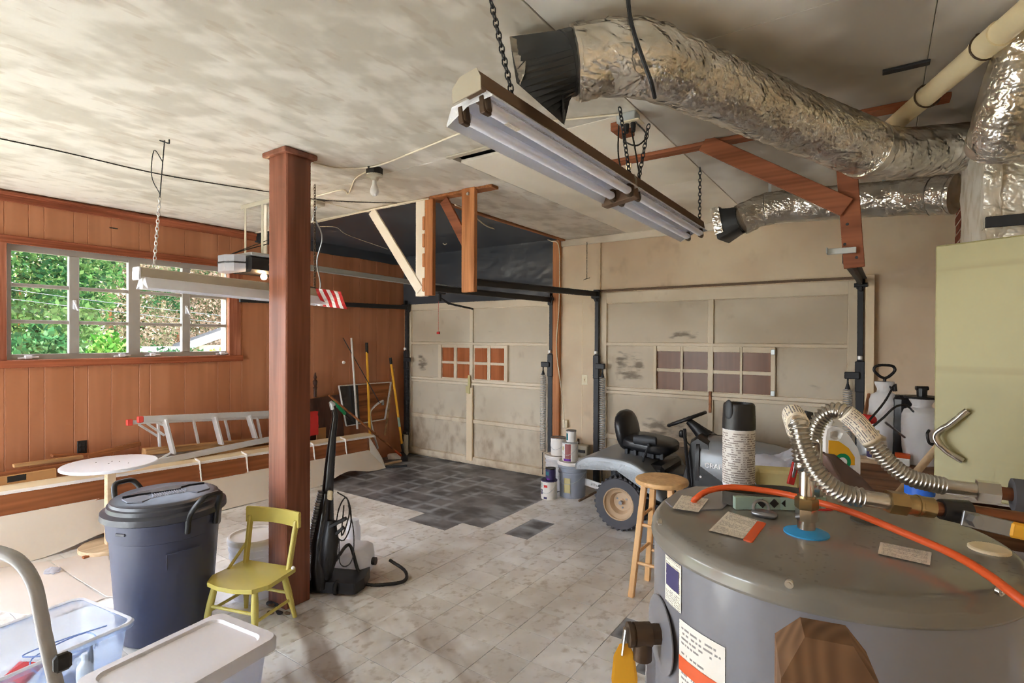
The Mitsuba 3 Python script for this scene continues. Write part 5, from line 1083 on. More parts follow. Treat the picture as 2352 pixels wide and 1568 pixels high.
# console, column, wheel
con = np.array([(-1.40, .34), (-1.33, .62), (-1.30, .80), (-1.24, .845), (-1.15, .80), (-1.02, .44), (-.95, .34)])
put(mw, 'console', shell(con, MY - .21, MY + .21, .06), 'm_vinylblack', smooth=40)
put(mw, 'column', oval([np.array([-1.22, MY, .80]), np.array([-1.30, MY, .87]), np.array([-1.37, MY, .93])], [.07, .045, .03], [.07, .05, .03]), 'm_black', smooth=60)
Mw_ = TR(-1.385, MY, .945) @ RY(-24)
put(mw, 'steering_wheel', cat(torus(.165, .0145, 40, 10), lathe([(0, -.02), (.05, -.015), (.05, .006), (0, .012)], 24), *[xf(beam((0, 0, 0), (.16, 0, 0), .035, .012), RZ(a)) for a in (30, 150, 270)]), 'm_black', M=Mw_, smooth=45)
hood = []
for x, zt_, w_, zb in ((-1.24, .79, .20, .50), (-1.20, .825, .225, .46), (-1.0, .82, .23, .42), (-.7, .79, .225, .40), (-.45, .74, .21, .40), (-.33, .68, .185, .42), (-.30, .62, .15, .45)):
    hood.append(np.array([(x, MY + y * w_, zb + (zt_ - zb) * z) for y, z in ((-1, 0), (-1.04, .35), (-1.0, .68), (-.86, .88), (-.55, .97), (0, 1), (.55, .97), (.86, .88), (1, .68), (1.04, .35), (1, 0))]))
put(mw, 'hood', skin(hood), 'm_mower', smooth=45)
put(mw, 'hood_trim', cat(skin([np.array([(x, MY + y * .235, .48 + .36 * z) for y, z in ((-1, 0), (-1.04, .35), (-1.0, .68), (-.86, .88), (-.55, .97), (0, 1), (.55, .97), (.86, .88), (1, .68), (1.04, .35), (1, 0))]) for x in (-1.245, -1.215)])), 'm_black', smooth=45)
tx = meshkit.text_mesh('CRAFTSMAN', .038, .002, True); tx.apply_transform(RX(90)); put(mw, 'lettering', tx, 'm_lettering', M=TR(-1.17, MY - .2365, .60) @ RX(-2), smooth=False, label='white hood lettering')
put(mw, 'side_panel', skin([np.array([(-1.28, MY - .235, .34), (-1.26, MY - .235, .58), (-1.2, MY - .235, .60), (-.9, MY - .235, .42), (-.86, MY - .235, .34)]), np.array([(-1.28, MY - .222, .34), (-1.26, MY - .222, .58), (-1.2, MY - .222, .60), (-.9, MY - .222, .42), (-.86, MY - .222, .34)])]), 'm_black', smooth=False)
put(mw, 'bolt', cat(*[cy((x, MY - .246, z), (x, MY - .234, z), .009, n=8) for x, z in ((-1.2, .42), (-1.16, .40), (-1.12, .38), (-1.08, .365), (-1.2, .52))]), 'm_alu')
put(mw, 'lift_lever', wire([(-1.33, MY - .25, .90), (-1.31, MY - .26, .7), (-1.27, MY - .27, .36)], .014), 'm_black', smooth=50)
put(mw, 'shift_lever', cat(wire([(-1.33, MY + .22, .62), (-1.42, MY + .25, .66), (-1.50, MY + .26, .74)], .006), blob((-1.51, MY + .26, .765), (.022, .02, .035), 2)), 'm_black', smooth=50)

# ------------------------------------------------------------------ stool
sl = thing('bar_stool', 'round light pine bar stool standing between the mower and the water heater', 'stool')
sc_ = (-1.15, 3.37)
put(sl, 'seat', lathe([(0, .708), (.145, .708), (.163, .716), (.168, .728), (.163, .742), (.148, .748), (0, .745)], 48, (*sc_, 0)), 'm_pine', smooth=35)
ft = [(-.145, -.145), (.145, -.145), (.145, .145), (-.145, .145)]
leg = lambda f_, z: np.array([sc_[0] + f_[0] * (1 - .42 * z / .71), sc_[1] + f_[1] * (1 - .42 * z / .71), z])
for f_ in ft: put(sl, 'leg', beam(leg(f_, 0), leg(f_, .712), .036, .036, (0, 1, 0), .004), 'm_pine', smooth=False)
for i in range(4):
    a, b = ft[i], ft[(i + 1) % 4]
    for z in ((.22, .46) if i % 2 == 0 else (.27, .51)): put(sl, 'rung', cy(leg(a, z), leg(b, z), .0105, n=10), 'm_studx' if False else 'm_pine')
# ------------------------------------------------------------------ water heater
wh = thing('water_heater', 'big grey cylindrical water heater with a dusty top, in the right foreground', 'water heater')
HC = np.array([-.09, 1.06, 0]); HR, HT = .270, 1.32
put(wh, 'tank', lathe([(0, .03), (.262, .03), (.27, .05), (.27, 1.295), (0, 1.295)], 128, HC), 'm_heatside', smooth=35)
put(wh, 'base_ring', lathe([(0, 0), (.255, 0), (.255, .03), (0, .03)], 64, HC), 'm_black', smooth=35)
put(wh, 'top_pan', lathe([(.2695, 1.284), (.2745, 1.286), (.2755, 1.291), (.2735, 1.294), (.274, 1.303), (.2715, 1.308), (.2655, 1.3165), (.257, 1.3195), (.245, 1.3195), (0, HT)], 128, HC), 'm_heattop', smooth=60, label='dusty grey top pan')
def hit(x, y, R=HR):
    d = ray(x, y); o = EYE - HC; a = d[0] ** 2 + d[1] ** 2; b = o[0] * d[0] + o[1] * d[1]; c = o[0] ** 2 + o[1] ** 2 - R * R
    disc = max(b * b - a * c, 0); t = (-b - math.sqrt(disc)) / a; p = o + d * t; return math.atan2(p[1], p[0]), p[2]
def wrap(t0, t1, z0, z1, r, n=14):
    V, U = [], []
    for t in np.linspace(t0, t1, n):
        for z, v in ((z0, 0), (z1, 1)):
            V.append(HC + (r * math.cos(t), r * math.sin(t), z)); U.append(((t - t0) / (t1 - t0), v))
    F = [[2 * i, 2 * i + 2, 2 * i + 3, 2 * i + 1] for i in range(n - 1)]
    return (np.array(V), np.array(F)), np.array(U)
def wlabel(nm, t0, t1, z0, z1, mat, r=HR + .0012, lab=None):
    m, U = wrap(t0, t1, z0, z1, r); put(wh, nm, m, mat, smooth=False, uv=U, label=lab)
tl_, zl_ = hit(1562, 1416); tr_, zr_ = hit(1667, 1490)
wlabel('warning_label', tl_, tr_, .62, (zl_ + zr_) / 2, 'm_printfine', lab='white label with fine print')
zb_ = hit(1600, 1500)[1]
wlabel('label_band', tl_, tr_, zb_ - .045, zb_ - .022, 'm_orange', HR + .002)
t0_, z0_ = hit(1530, 1268); t1_, z1_ = hit(1566, 1300)
wlabel('rating_label', t0_, t1_, z1_ - .075, z1_ + .0, 'm_print'); wlabel('rating_panel', t0_ + .02, t1_ - .02, z1_ - .047, z1_ - .012, 'm_navy', HR + .002)
for px_, py_ in ((1813, 1340), (2295, 1357), (1516, 1198)):
    t_, z_ = hit(px_, py_, .2745); p = HC + (.2745 * math.cos(t_), .2745 * math.sin(t_), z_); nrm = np.array([math.cos(t_), math.sin(t_), 0])
    put(wh, 'screw', cat(cy(p - nrm * .002, p + nrm * .003, .0055, n=14), cy(p + nrm * .003, p + nrm * .005, .003, n=8)), 'm_chrome')
t_, _ = hit(1545, 1470); t_ = t_ - .16
nrm = np.array([math.cos(t_), math.sin(t_), 0]); zc_ = 1.137
p = HC + nrm * (HR + .0015) + (0, 0, zc_)
Mn = TR(*p) @ frame(p, p + nrm)[0]; Mn[:3, 3] = p
put(wh, 'cover_disc', lathe([(0, 0), (.062, 0), (.062, .002), (.058, .003), (0, .003)], 40), 'm_heatside', M=Mn, smooth=30, label='round cover plate')
put(wh, 'relief_valve', cat(cy(p, p + nrm * .05, .017, n=8), cy(p + nrm * .018, p + nrm * .046, .0195), cy(p + nrm * .032, p + nrm * .032 - (0, 0, .042), .016), cy(p + nrm * .05, p + nrm * .057, .02)), 'm_oldbrass', smooth=35, label='brown brass relief valve')
put(wh, 'valve_lever', cat(beam(p + nrm * .062 + (0, 0, .012), p + nrm * .068 - (0, 0, .035), .012, .004, nrm), ), 'm_chrome', smooth=False)
tg = p + nrm * .063 + (0, 0, -.015)
put(wh, 'valve_tag', skin([np.array([tg + RGT * (-w) + (0, 0, -h_) + nrm * .006 * math.sin(h_ * 40), tg + RGT * w + (0, 0, -h_) - nrm * .005 * math.sin(h_ * 30), tg + RGT * w + (0, 0, -h_) - FWD * .001, tg - RGT * w + (0, 0, -h_) - FWD * .001]) for h_, w in ((0, .008), (.02, .014), (.06, .018), (.12, .02), (.2, .02))]), 'm_yellow', smooth=False, label='yellow hanging tag')
tt, _ = hit(1512, 1450); put(wh, 'side_cover', wob(skin([np.array([HC + (r * math.cos(t), r * math.sin(t), z) for t, r in ((tt - .28, .27), (tt - .26, .285), (tt - .1, .285), (tt - .08, .27))]) for z in (.75, 1.10)]), 0, 1), 'm_heatside', smooth=30)
# things printed or stuck on the top
def topshape(nm, pts, mat, h=.0012, z=HT - .0004, uvs=False, lab=None):
    P = np.array([onZ(x, y, HT) for x, y in pts])
    if uvs:
        V = np.vstack([P + (0, 0, h)]); F = [[0, 1, 2, 3]]; put(wh, nm, (V, np.array(F)), mat, smooth=False, uv=np.array([(0, 1), (0, 0), (1, 0), (1, 1)]), label=lab); return
    m = prism(Polygon(P[:, :2]).buffer(.006).buffer(-.003), h, z); put(wh, nm, m, mat, smooth=False, label=lab)
topshape('access_plate', [(1532, 1152), (1560, 1130), (1600, 1120), (1660, 1122), (1690, 1140), (1655, 1170), (1600, 1172), (1545, 1164)], 'm_heatside', .003)
topshape('paper_label', [(1628, 1150), (1604, 1181), (1544, 1172), (1566, 1141)], 'm_print', .0042, uvs=True, lab='torn paper label')
topshape('paper_label', [(1755, 1201), (1722, 1243), (1628, 1220), (1672, 1176)], 'm_print', .0016, uvs=True, lab='creased warning label')
topshape('label_stripe', [(1743, 1200), (1755, 1203), (1724, 1244), (1712, 1240)], 'm_orange', .0022)
topshape('faded_label', [(2140, 1270), (2136, 1300), (2016, 1273), (2022, 1246)], 'm_print', .0014, uvs=True)
def disc(px, py, r, mat, nm, h=.004):
    q = onZ(px, py, HT); put(wh, nm, lathe([(0, HT - .001), (r, HT - .001), (r, HT + h * .6), (r * .9, HT + h), (0, HT + h)], 32, (q[0], q[1], 0)), mat)
disc(2272, 1262, .026, 'm_cream', 'anode_cap'); disc(1992, 1196, .026, 'm_strap', 'dark_cap', .003)
cold, hot = onZ(1852, 1224, HT), onZ(1873, 1160, HT)
for q, m in ((cold, 'm_bluering'), (hot, 'm_red')):
    put(wh, 'dielectric_ring', lathe([(0, HT - .001), (.034, HT - .001), (.034, HT + .002), (.016, HT + .008), (0, HT + .008)], 40, (q[0], q[1], 0)), m, label='blue plastic ring' if m == 'm_bluering' else 'red plastic ring')
    put(wh, 'nipple', cat(lathe([(0, HT), (.0135, HT), (.0135, HT + .03), (0, HT + .03)], 24, (q[0], q[1], 0)), lathe([(0, HT + .02), (.0165, HT + .022), (.0165, HT + .042), (.013, HT + .05), (0, HT + .05)], 6, (q[0], q[1], 0))), 'm_chrome', smooth=30)
def sleeve(par, P, r):
    C = cr(P, 8); n = 24; m = tube(C, r, n); k = len(C)
    U = np.array([(j / n * 2 % 1.0, i / (k - 1)) for i in range(k) for j in range(n)] + [(0, 0), (0, 1)])
    put(par, 'sleeve', m, 'm_sleeve', smooth=True, uv=U, label='printed paper sleeve')
# flexible hoses
def flex(P, r=.0128, amp=.0022, pitch=.0068):
    C, s = resample(cr(P, 14), pitch / 5); return tube(C, r + amp * np.cos(s * 2 * PI / pitch), 20)
fh = thing('flexible_hose', 'corrugated steel water hose looping up from the blue ring and down to the valve', 'hose')
zc0 = float((cold - EYE) @ FWD)
top_r = cold + (0, 0, .115)
put(fh, 'riser', cy(cold + (0, 0, .03), top_r, .0112, n=24), 'm_copper' if False else 'm_chrome')
put(fh, 'nut', cat(lathe([(0, HT + .040), (.0165, HT + .041), (.018, HT + .044), (.018, HT + .056), (.0165, HT + .059), (0, HT + .059)], 6, (cold[0], cold[1], 0)), lathe([(0, HT + .058), (.014, HT + .058), (.014, HT + .063), (0, HT + .063)], 24, (cold[0], cold[1], 0))), 'm_brass', smooth=25)
A1 = [top_r, deep(1843, 1062, zc0), deep(1836, 1012, zc0 + .005), deep(1826, 972, zc0 - .005), deep(1822, 955, zc0 - .035), deep(1834, 975, zc0 - .062), deep(1848, 1030, zc0 - .07), deep(1880, 1090, zc0 - .075), deep(1930, 1130, zc0 - .08), deep(1982, 1143, zc0 - .085)]
put(fh, 'corrugated_tube', flex(A1), 'm_flex', smooth=60)
sleeve(fh, [deep(1832, 992, zc0 + .005), deep(1825, 968, zc0 - .005), deep(1822, 952, zc0 - .033), deep(1833, 972, zc0 - .06)], .0162)
E1, E2 = A1[-1], deep(2045, 1152, zc0 - .09)
put(fh, 'pipe_end', cy(E1 - (E2 - E1) * .05, E2, .0118, n=24), 'm_flex')
ax = (E2 - E1) / np.linalg.norm(E2 - E1)
put(fh, 'nut', cat(cy(E2 - ax * .004, E2 + ax * .020, .0175, n=6), cy(E2 + ax * .020, E2 + ax * .024, .0145)), 'm_brass', smooth=25)
fh2 = thing('flexible_hose', 'corrugated steel water hose arching from the red ring to the black insulated pipe', 'hose')
zh0 = float((hot - EYE) @ FWD); hr_ = hot + (0, 0, .125)
put(fh2, 'riser', cy(hot + (0, 0, .03), hr_, .0112, n=24), 'm_chrome')
A2 = [hr_, deep(1868, 1010, zh0), deep(1880, 968, zh0 - .005), deep(1912, 943, zh0 - .02), deep(1948, 952, zh0 - .04), deep(1995, 1005, zh0 - .055), deep(2040, 1060, zh0 - .065), deep(2092, 1097, zh0 - .075), deep(2168, 1116, zh0 - .085)]
put(fh2, 'corrugated_tube', flex(A2, .0138), 'm_flex', smooth=60)
sleeve(fh2, [deep(1942, 948, zh0 - .038), deep(1970, 972, zh0 - .047), deep(2004, 1014, zh0 - .057)], .0172)
E3, E4 = A2[-1], deep(2250, 1126, zh0 - .11)
put(fh2, 'pipe_end', cy(E3, E4, .0125, n=24), 'm_flex'); ax2 = (E4 - E3) / np.linalg.norm(E4 - E3)
put(fh2, 'nut', cat(cy(E4 - ax2 * .004, E4 + ax2 * .026, .019, n=6)), 'm_chrome', smooth=25)
ip = thing('insulated_pipe', 'water pipe wrapped in black foam at the right edge below the green cabinet', 'pipe')
put(ip, 'pipe', cy(E4 + ax2 * .02, E4 + ax2 * .35, .011), 'm_copper'); put(ip, 'foam', cy(E4 + ax2 * .042, E4 + ax2 * .36, .027, n=24), 'm_rubber')
vp = thing('ball_valve', 'brass ball valve with silver lever and yellow grip over the water heater', 'valve')
V0 = E2 + ax * .024
put(vp, 'coupling', cat(cy(V0, V0 + ax * .011, .0145, n=24), cy(V0 + ax * .011, V0 + ax * .015, .016, n=24), cy(V0 + ax * .016, V0 + ax * .033, .0148, n=24)), 'm_brass', smooth=35)
put(vp, 'tape', cat(cy(V0 + ax * .044, V0 + ax * .080, .0145, .018, n=24)), 'm_black', smooth=35)
put(vp, 'pipe', cat(cy(V0 + ax * .032, V0 + ax * .048, .0105), cy(V0 + ax * .078, V0 + ax * .4, .0125)), 'm_copper')
lv = V0 + ax * .062 - FWD * .03 + (0, 0, -.002)
put(vp, 'lever', cat(beam(lv - ax * .012, lv + ax * .052 + (0, 0, -.006), .022, .004, FWD, .001), cy(lv + (0, 0, 0), lv - FWD * .012, .009, n=6)), 'm_steel', smooth=False)
put(vp, 'grip', beam(lv + ax * .048 + (0, 0, -.006), lv + ax * .18 + (0, 0, -.016), .022, .009, FWD, .003), 'm_yellow', smooth=False)
put(vp, 'grip_mark', beam(lv + ax * .082 - FWD * .0053 + (0, 0, -.01), lv + ax * .10 - FWD * .0053 + (0, 0, -.011), .009, .001, FWD, 0), 'm_wireblack', smooth=False)
solo('orange_cable', tube(cr([onZ(1592, 1154, HT + .001), onZ(1600, 1143, HT + .014), onZ(1632, 1125, HT + .028), onZ(1690, 1119, HT + .034), onZ(1780, 1130, HT + .034), onZ(1860, 1148, HT + .034), onZ(1960, 1177, HT + .03), onZ(2060, 1217, HT + .026), onZ(2180, 1268, HT + .024), onZ(2262, 1315, HT + .022), onZ(2352, 1382, HT + .012), onZ(2460, 1460, HT - .02)], 8), .0057, 12), 'm_orange', 'orange electrical cable arching across the top of the water heater', 'cable', smooth=60)

# things standing on the heater
q = onZ(1696, 1116, HT); k = thing('spray_can', 'aerosol spray can with a black cap and printed label standing on the water heater', 'spray can')
ca = np.linspace(-PI, PI, 41); V = []; U = []
for t in ca:
    for z, v in ((HT + .008, 0), (HT + .125, 1)): V.append((q[0] + .033 * math.cos(t), q[1] + .033 * math.sin(t), z)); U.append(((t + PI) / (2 * PI) * 3 % 1.0001, v))
put(k, 'label', (np.array(V), np.array([[2 * i, 2 * i + 2, 2 * i + 3, 2 * i + 1] for i in range(40)])), 'm_canprint', smooth=True, uv=np.array(U))
put(k, 'body', lathe([(0, HT), (.031, HT), (.0328, HT + .005), (.0328, HT + .130), (0, HT + .130)], 40, (q[0], q[1], 0)), 'm_enamel')
put(k, 'cap', lathe([(0, HT + .126), (.0338, HT + .126), (.0338, HT + .145), (.0325, HT + .176), (.0305, HT + .181), (.027, HT + .1815), (.026, HT + .172), (0, HT + .172)], 40, (q[0], q[1], 0)), 'm_black', smooth=35)
dcam = -np.array([q[0], q[1], 0]) / np.hypot(q[0], q[1]); sdir = np.cross(dcam, [0, 0, 1])
put(k, 'thumb_notch', xf(trimesh.creation.icosphere(3, 1.0).apply_scale((.004, .011, .022)), TR(*(np.array([q[0], q[1], HT + .168]) + .0325 * (dcam * .75 + sdir * .62))) @ RZ(math.degrees(math.atan2((dcam * .75 + sdir * .62)[1], (dcam * .75 + sdir * .62)[0])))), 'm_darksteel', smooth=True)
q = onZ(1778, 1120, HT); solo('yellow_sponge', xf(rb(.085, .05, .038, .006), TR(q[0], q[1] + .02, HT + .019) @ RZ(20)), 'm_tan', 'pale yellow block on the water heater just right of the spray can', 'sponge', smooth=False)
k = thing('webbing_strap', 'coiled camouflage webbing strap with a metal clip lying on the water heater', 'strap')
c_ = onZ(1752, 1156, HT); w_ = []
for i, t in enumerate(np.linspace(0, 2 * PI * 1.0, 60)):
    p = c_ + RGT * .075 * math.cos(t) + np.array([-RGT[1], RGT[0], 0]) * .034 * math.sin(t); dr_ = RGT * math.cos(t) + np.array([-RGT[1], RGT[0], 0]) * math.sin(t)
    w_.append(np.array([p + (0, 0, .001), p + (0, 0, .027), p + dr_ * .003 + (0, 0, .027), p + dr_ * .003 + (0, 0, .001)]))
put(k, 'webbing', skin(w_, closed=True, cap=False), 'm_strap', smooth=False)
put(k, 'tail', skin([np.array([c_ + RGT * x - FWD * (.036 + .01 * math.sin(x * 30)) * np.array([1, 1, 0]) + (0, 0, z) for z in (.001, .024)] + [c_ + RGT * x - FWD * .04 * np.array([1, 1, 0]) + (0, 0, z) for z in (.024, .001)]) for x in np.linspace(-.07, .10, 14)]), 'm_sage', smooth=False, label='pale green patterned webbing')
for i in range(5):
    q2 = c_ + RGT * (-.02 + .022 * i) - FWD * .0415 * np.array([1, 1, 0]) + (0, 0, .013)
    put(k, 'diamond', xf(rb(.012, .0015, .012, 0), TR(*q2) @ RZ(34.6) @ RY(45)), 'm_black', smooth=False)
q = onZ(1748, 1184, HT); put(k, 'clip', cat(xf(torus(.013, .0028, 20, 6), TR(q[0], q[1], HT + .014) @ RZ(20) @ RX(75)), xf(blob((0, 0, 0), (.022, .014, .006), 2), TR(q[0] + .006, q[1] - .004, HT + .006))), 'm_steel', smooth=50)
k = thing('scraper', 'black handled tool with a red blade leaning behind the loop of the steel hose', 'scraper')
a, b = deep(1820, 1095, 1.13), deep(1858, 945, 1.12)
put(k, 'handle', oval([a + (b - a) * .52, a + (b - a) * .7, a + (b - a) * .92, b], [.009, .012, .012, .009], [.006, .008, .008, .006]), 'm_black', smooth=50); put(k, 'shaft', cy(a, a + (b - a) * .55, .004), 'm_steel')
put(k, 'blade', beam(deep(1815, 1112, 1.13), deep(1828, 1062, 1.13), .014, .006, FWD, .001), 'm_red', smooth=False)

# chamfered post end right before the camera
nz_ = .545; c_ = deep(1893, 1500, nz_); s = .0435
Mn = TR(c_[0] + .001, c_[1], 0) @ RZ(12)
rg = lambda k, z: np.array([(-k, -k, z), (k, -k, z), (k, k, z), (-k, k, z)])
zt_ = onY(1853, 1437, c_[1])[2]
put(thing('newel_post', 'chamfered end of a square wooden post in front of the water heater', 'post'), 'shaft', skin([rg(s - .001, 0), rg(s, .004), rg(s, zt_ - .034), rg(s * .48, zt_)]), 'm_newel', M=Mn, smooth=False)

# ------------------------------------------------------------------ pale green wall cabinet, its door standing open
kc = thing('wall_cabinet', 'pale green metal wall cabinet with open door and chrome boomerang handle at right edge', 'cabinet')
p1 = deep(2148, 570, 1.5); dd = np.array([.883, -.47, 0]); nn = np.array([-.47, -.883, 0])
p2 = p1 + dd * .40; z0, z1 = 1.222, 1.905
Md = np.eye(4); Md[:3, 0], Md[:3, 1], Md[:3, 2] = dd, -nn, (0, 0, 1); Md[:3, 3] = (p1[0], p1[1], 0)
dk = put(kc, 'door', rb(.40, .02, z1 - z0, .004, (.20, .01, (z0 + z1) / 2)), 'm_cab', M=Md, smooth=False)
put(kc, 'body', cat(bx(.50, .86, 1.745, 2.12, z0 - .01, z1 + .01, .004)), 'm_cab', smooth=False)
put(kc, 'hinge', cat(*[cy((p2[0], p2[1] + .02, z), (p2[0], p2[1] + .02, z + .06), .006) for z in (1.3, 1.78)]), 'm_chrome')
zs = lambda x, y: (lambda P: ((P - p1) @ dd, P[2]))(EYE + ray(x, y) * (((p1 - EYE) @ nn) / (ray(x, y) @ nn)))
hp = [zs(2226, 942), zs(2192, 972), zs(2160, 998), zs(2178, 1030), zs(2215, 1058)]
hP = np.array([(u, -.008 - .016 * k_, z) for (u, z), k_ in zip(hp, (0, .75, 1, .75, 0))])
hm_ = oval([(Md @ np.r_[p, 1])[:3] for p in cr(hP, 6)], [.0095] * 3 + [.008] * 5 + [.0105] * 9 + [.008] * 5 + [.0095] * 3, [.008] * 25, 12)
hk_ = key(dk + '__handle'); scene[hk_] = mikit.ply(hm_, 'm_chrome', 60); note(hk_, 'chrome boomerang handle')

# ------------------------------------------------------------------ bench with garden chemicals
bn = thing('workbench', 'rough brown wooden bench under the pump sprayers', 'bench')
for i in range(6): put(bn, 'plank', bx(-.28, 1.1, 3.08 + i * .195, 3.27 + i * .195, .862, .90, .003), 'm_bench', smooth=False)
put(bn, 'apron', bx(-.26, 1.08, 3.10, 3.14, .74, .862, .003), 'm_bench', smooth=False)
for x in (-.22, 1.04):
    for y in (3.16, 4.2): put(bn, 'leg', bx(x - .04, x + .04, y - .04, y + .04, 0, .862, .003), 'm_bench', smooth=False)
BH = .90
def sprayer(lab, c, R, H, loop):
    k = thing('pump_sprayer', lab, 'sprayer'); z = BH
    put(k, 'tank', lathe([(0, z), (R * .72, z), (R * .82, z + .012), (R * .96, z + H * .22), (R, z + H * .5), (R * .98, z + H * .66), (R * .86, z + H * .73), (R * .5, z + H * .765), (R * .46, z + H * .80), (R * .62, z + H * .86), (R * .64, z + H * .89), (0, z + H * .89)], 40, (c[0], c[1], 0)), 'm_milky', smooth=50)
    if loop:
        zz = z + H * .89; P = [(0, 0, zz), (0, 0, zz + .02), (-.03, 0, zz + .035), (-.062, 0, zz + .07), (-.05, 0, zz + .098), (0, 0, zz + .105), (.05, 0, zz + .098), (.062, 0, zz + .07), (.03, 0, zz + .035), (0, 0, zz + .02)]
        put(k, 'pump_handle', tube(cr(P, 5), .0085, 10), 'm_black', M=TR(c[0], c[1], 0) @ RZ(30), smooth=50)
    else:
        put(k, 'collar', lathe([(0, z + H * .885), (R * .88, z + H * .885), (R * .9, z + H * .90), (R * .86, z + H * .915), (0, z + H * .915)], 32, (c[0], c[1], 0)), 'm_black')
        put(k, 'pump_handle', cat(cy((c[0] - .0, c[1], z + H * .91), (c[0], c[1], z + H * 1.02), .026, .028, 10), cy((c[0] - .03, c[1] - .01, z + H * 1.02), (c[0] + .03, c[1] + .01, z + H * 1.02), .012)), 'm_black')
    return k
s1 = onZ(2030, 1048, BH); s2 = onZ(2116, 1066, BH)
k1 = sprayer('white pump sprayer with a black loop handle standing nearest the door track', s1, .083, .535, True)
k2 = sprayer('white pump sprayer with a round black collar beside the green cabinet', s2, .10, .445, False)
put(k2, 'trigger', wire([s2 + (.03, -.10, .22), s2 + (.02, -.12, .20), s2 + (.03, -.12, .15), s2 + (.06, -.11, .14)], .008), 'm_black')
put(k1, 'wand', wire([onZ(1998, 985, BH + .2), deep(1990, 975, 3.1), deep(2030, 925, 3.1), deep(2052, 888, 3.12), deep(2056, 892, 3.13)], .006), 'm_black')
put(k1, 'wand_grip', oval([deep(2046, 890, 3.12), deep(2054, 886, 3.12), deep(2056, 898, 3.12)], [.012, .016, .012], [.012, .014, .01]), 'm_black', smooth=50)
put(k2, 'hose', wire([deep(1998, 985, 2.9), deep(2030, 958, 2.92), deep(2055, 935, 2.95), deep(2080, 930, 3.0), deep(2098, 945, 3.1)], .006), 'm_darksteel')
put(k2, 'hose', wire([deep(2034, 970, 2.95), deep(2055, 986, 2.98), deep(2078, 1004, 3.05)], .006), 'm_steel')
q = onZ(2072, 1062, BH); solo('black_case', xf(rb(.135, .10, .40, .025), TR(q[0] + .01, q[1] + .12, BH + .20) @ RZ(28)), 'm_vinylblack', 'tall black plastic case standing between the two white pump sprayers', 'case', smooth=False)
k = thing('detergent_jug', 'white handled jug with an orange label and round green picture on the bench end', 'jug')
q = onZ(1934, 1092, BH); ex = RGT
prof = Polygon([(-.09, 0), (.10, 0), (.10, .10), (.085, .15), (.04, .215), (-.005, .262), (-.05, .27), (-.082, .255), (-.09, .2)]).buffer(-.012).buffer(.012)
hole = Polygon([(-.062, .235), (-.02, .245), (.0, .23), (-.012, .205), (-.04, .198), (-.062, .21)]).buffer(.004)
Mj = np.eye(4); Mj[:3, 0], Mj[:3, 1], Mj[:3, 2], Mj[:3, 3] = RGT, (0, 0, 1), -FWD * np.array([1, 1, 0]), q
Mj[:3, 0] /= 1; put(k, 'body', prism(prof.difference(hole), .085, -.085), 'm_white', M=Mj, smooth=30)
put(k, 'label', prism(Polygon([(-.072, .06), (.065, .06), (.065, .10), (.03, .15), (-.02, .185), (-.072, .19)]).buffer(.003), .002), 'm_orange' if False else 'm_yellow', M=Mj, smooth=False, label='orange and yellow label')
put(k, 'label_lower', prism(sbox(-.07, .01, .06, .06), .0015), 'm_enamel', M=Mj, smooth=False)
put(k, 'emblem', cat(prism(Point(.0, .075).buffer(.046), .003), ), 'm_green', M=Mj, smooth=False); put(k, 'emblem_centre', prism(Point(.0, .075).buffer(.025), .004), 'm_white', M=Mj, smooth=False)
put(k, 'cap', cy((.03, .265, -.045), (.05, .30, -.045), .024), 'm_white', M=Mj @ TR(-.09, .0, 0))
q = onZ(2003, 1052, BH); k = thing('grey_jug', 'grey jug with a small loop handle behind the printed hose sleeve', 'jug')
put(k, 'body', lathe([(0, BH), (.075, BH), (.085, BH + .02), (.085, BH + .10), (.06, BH + .15), (.03, BH + .175), (.03, BH + .215), (.034, BH + .217), (.034, BH + .235), (0, BH + .235)], 32, (q[0], q[1] + .10, 0)), 'm_galv'); put(k, 'handle', wire([q + (-.03, .10, .21), q + (-.065, .10, .2), q + (-.075, .10, .15), q + (-.06, .10, .12)], .008), 'm_galv')
q = onZ(2014, 1062, BH); k = thing('squeeze_bottle', 'white squeeze bottle with a cream nozzle cap and dark label on the bench', 'bottle')
put(k, 'body', lathe([(0, BH + .025), (.05, BH + .025), (.052, BH + .03), (.052, BH + .12), (.045, BH + .14), (0, BH + .14)], 28, (q[0], q[1], 0)), 'm_white'); put(k, 'cap', lathe([(0, BH + .14), (.046, BH + .14), (.046, BH + .158), (.02, BH + .172), (.012, BH + .175), (.012, BH + .195), (0, BH + .195)], 24, (q[0], q[1], 0)), 'm_ivory')
put(k, 'label', lathe([(.0525, BH + .035), (.0528, BH + .036), (.0528, BH + .085), (.0525, BH + .086)], 28, (q[0], q[1], 0)), 'm_navy')
solo('pale_board', bx(q[0] - .16, q[0] + .08, q[1] - .06, q[1] + .06, BH, BH + .024, .003), 'm_pale', 'pale wooden board under the squeeze bottle', 'board', smooth=False)
k = thing('carton', 'small white and orange carton beside the squeeze bottle', 'box'); put(k, 'body', bx(q[0] + .09, q[0] + .16, q[1] - .02, q[1] + .05, BH, BH + .06, .003), 'm_white', smooth=False); put(k, 'flap', bx(q[0] + .088, q[0] + .162, q[1] - .022, q[1] + .052, BH + .045, BH + .066, .002), 'm_orange', smooth=False)
q = deep(1985, 962, 3.2); solo('red_rag', wob(trimesh.creation.icosphere(3, .05).apply_scale((1.2, .8, .7)).apply_translation((q[0], q[1], q[2])), .03, 14, 3), 'm_red', 'dark red rag hanging below the short door spring', 'rag', smooth=40)
solo('wall_peg', cy((q[0], q[1] + .05, q[2]), (q[0], YW, q[2] + .02), .012), 'm_studx', 'wooden peg holding the dark red rag', 'peg')
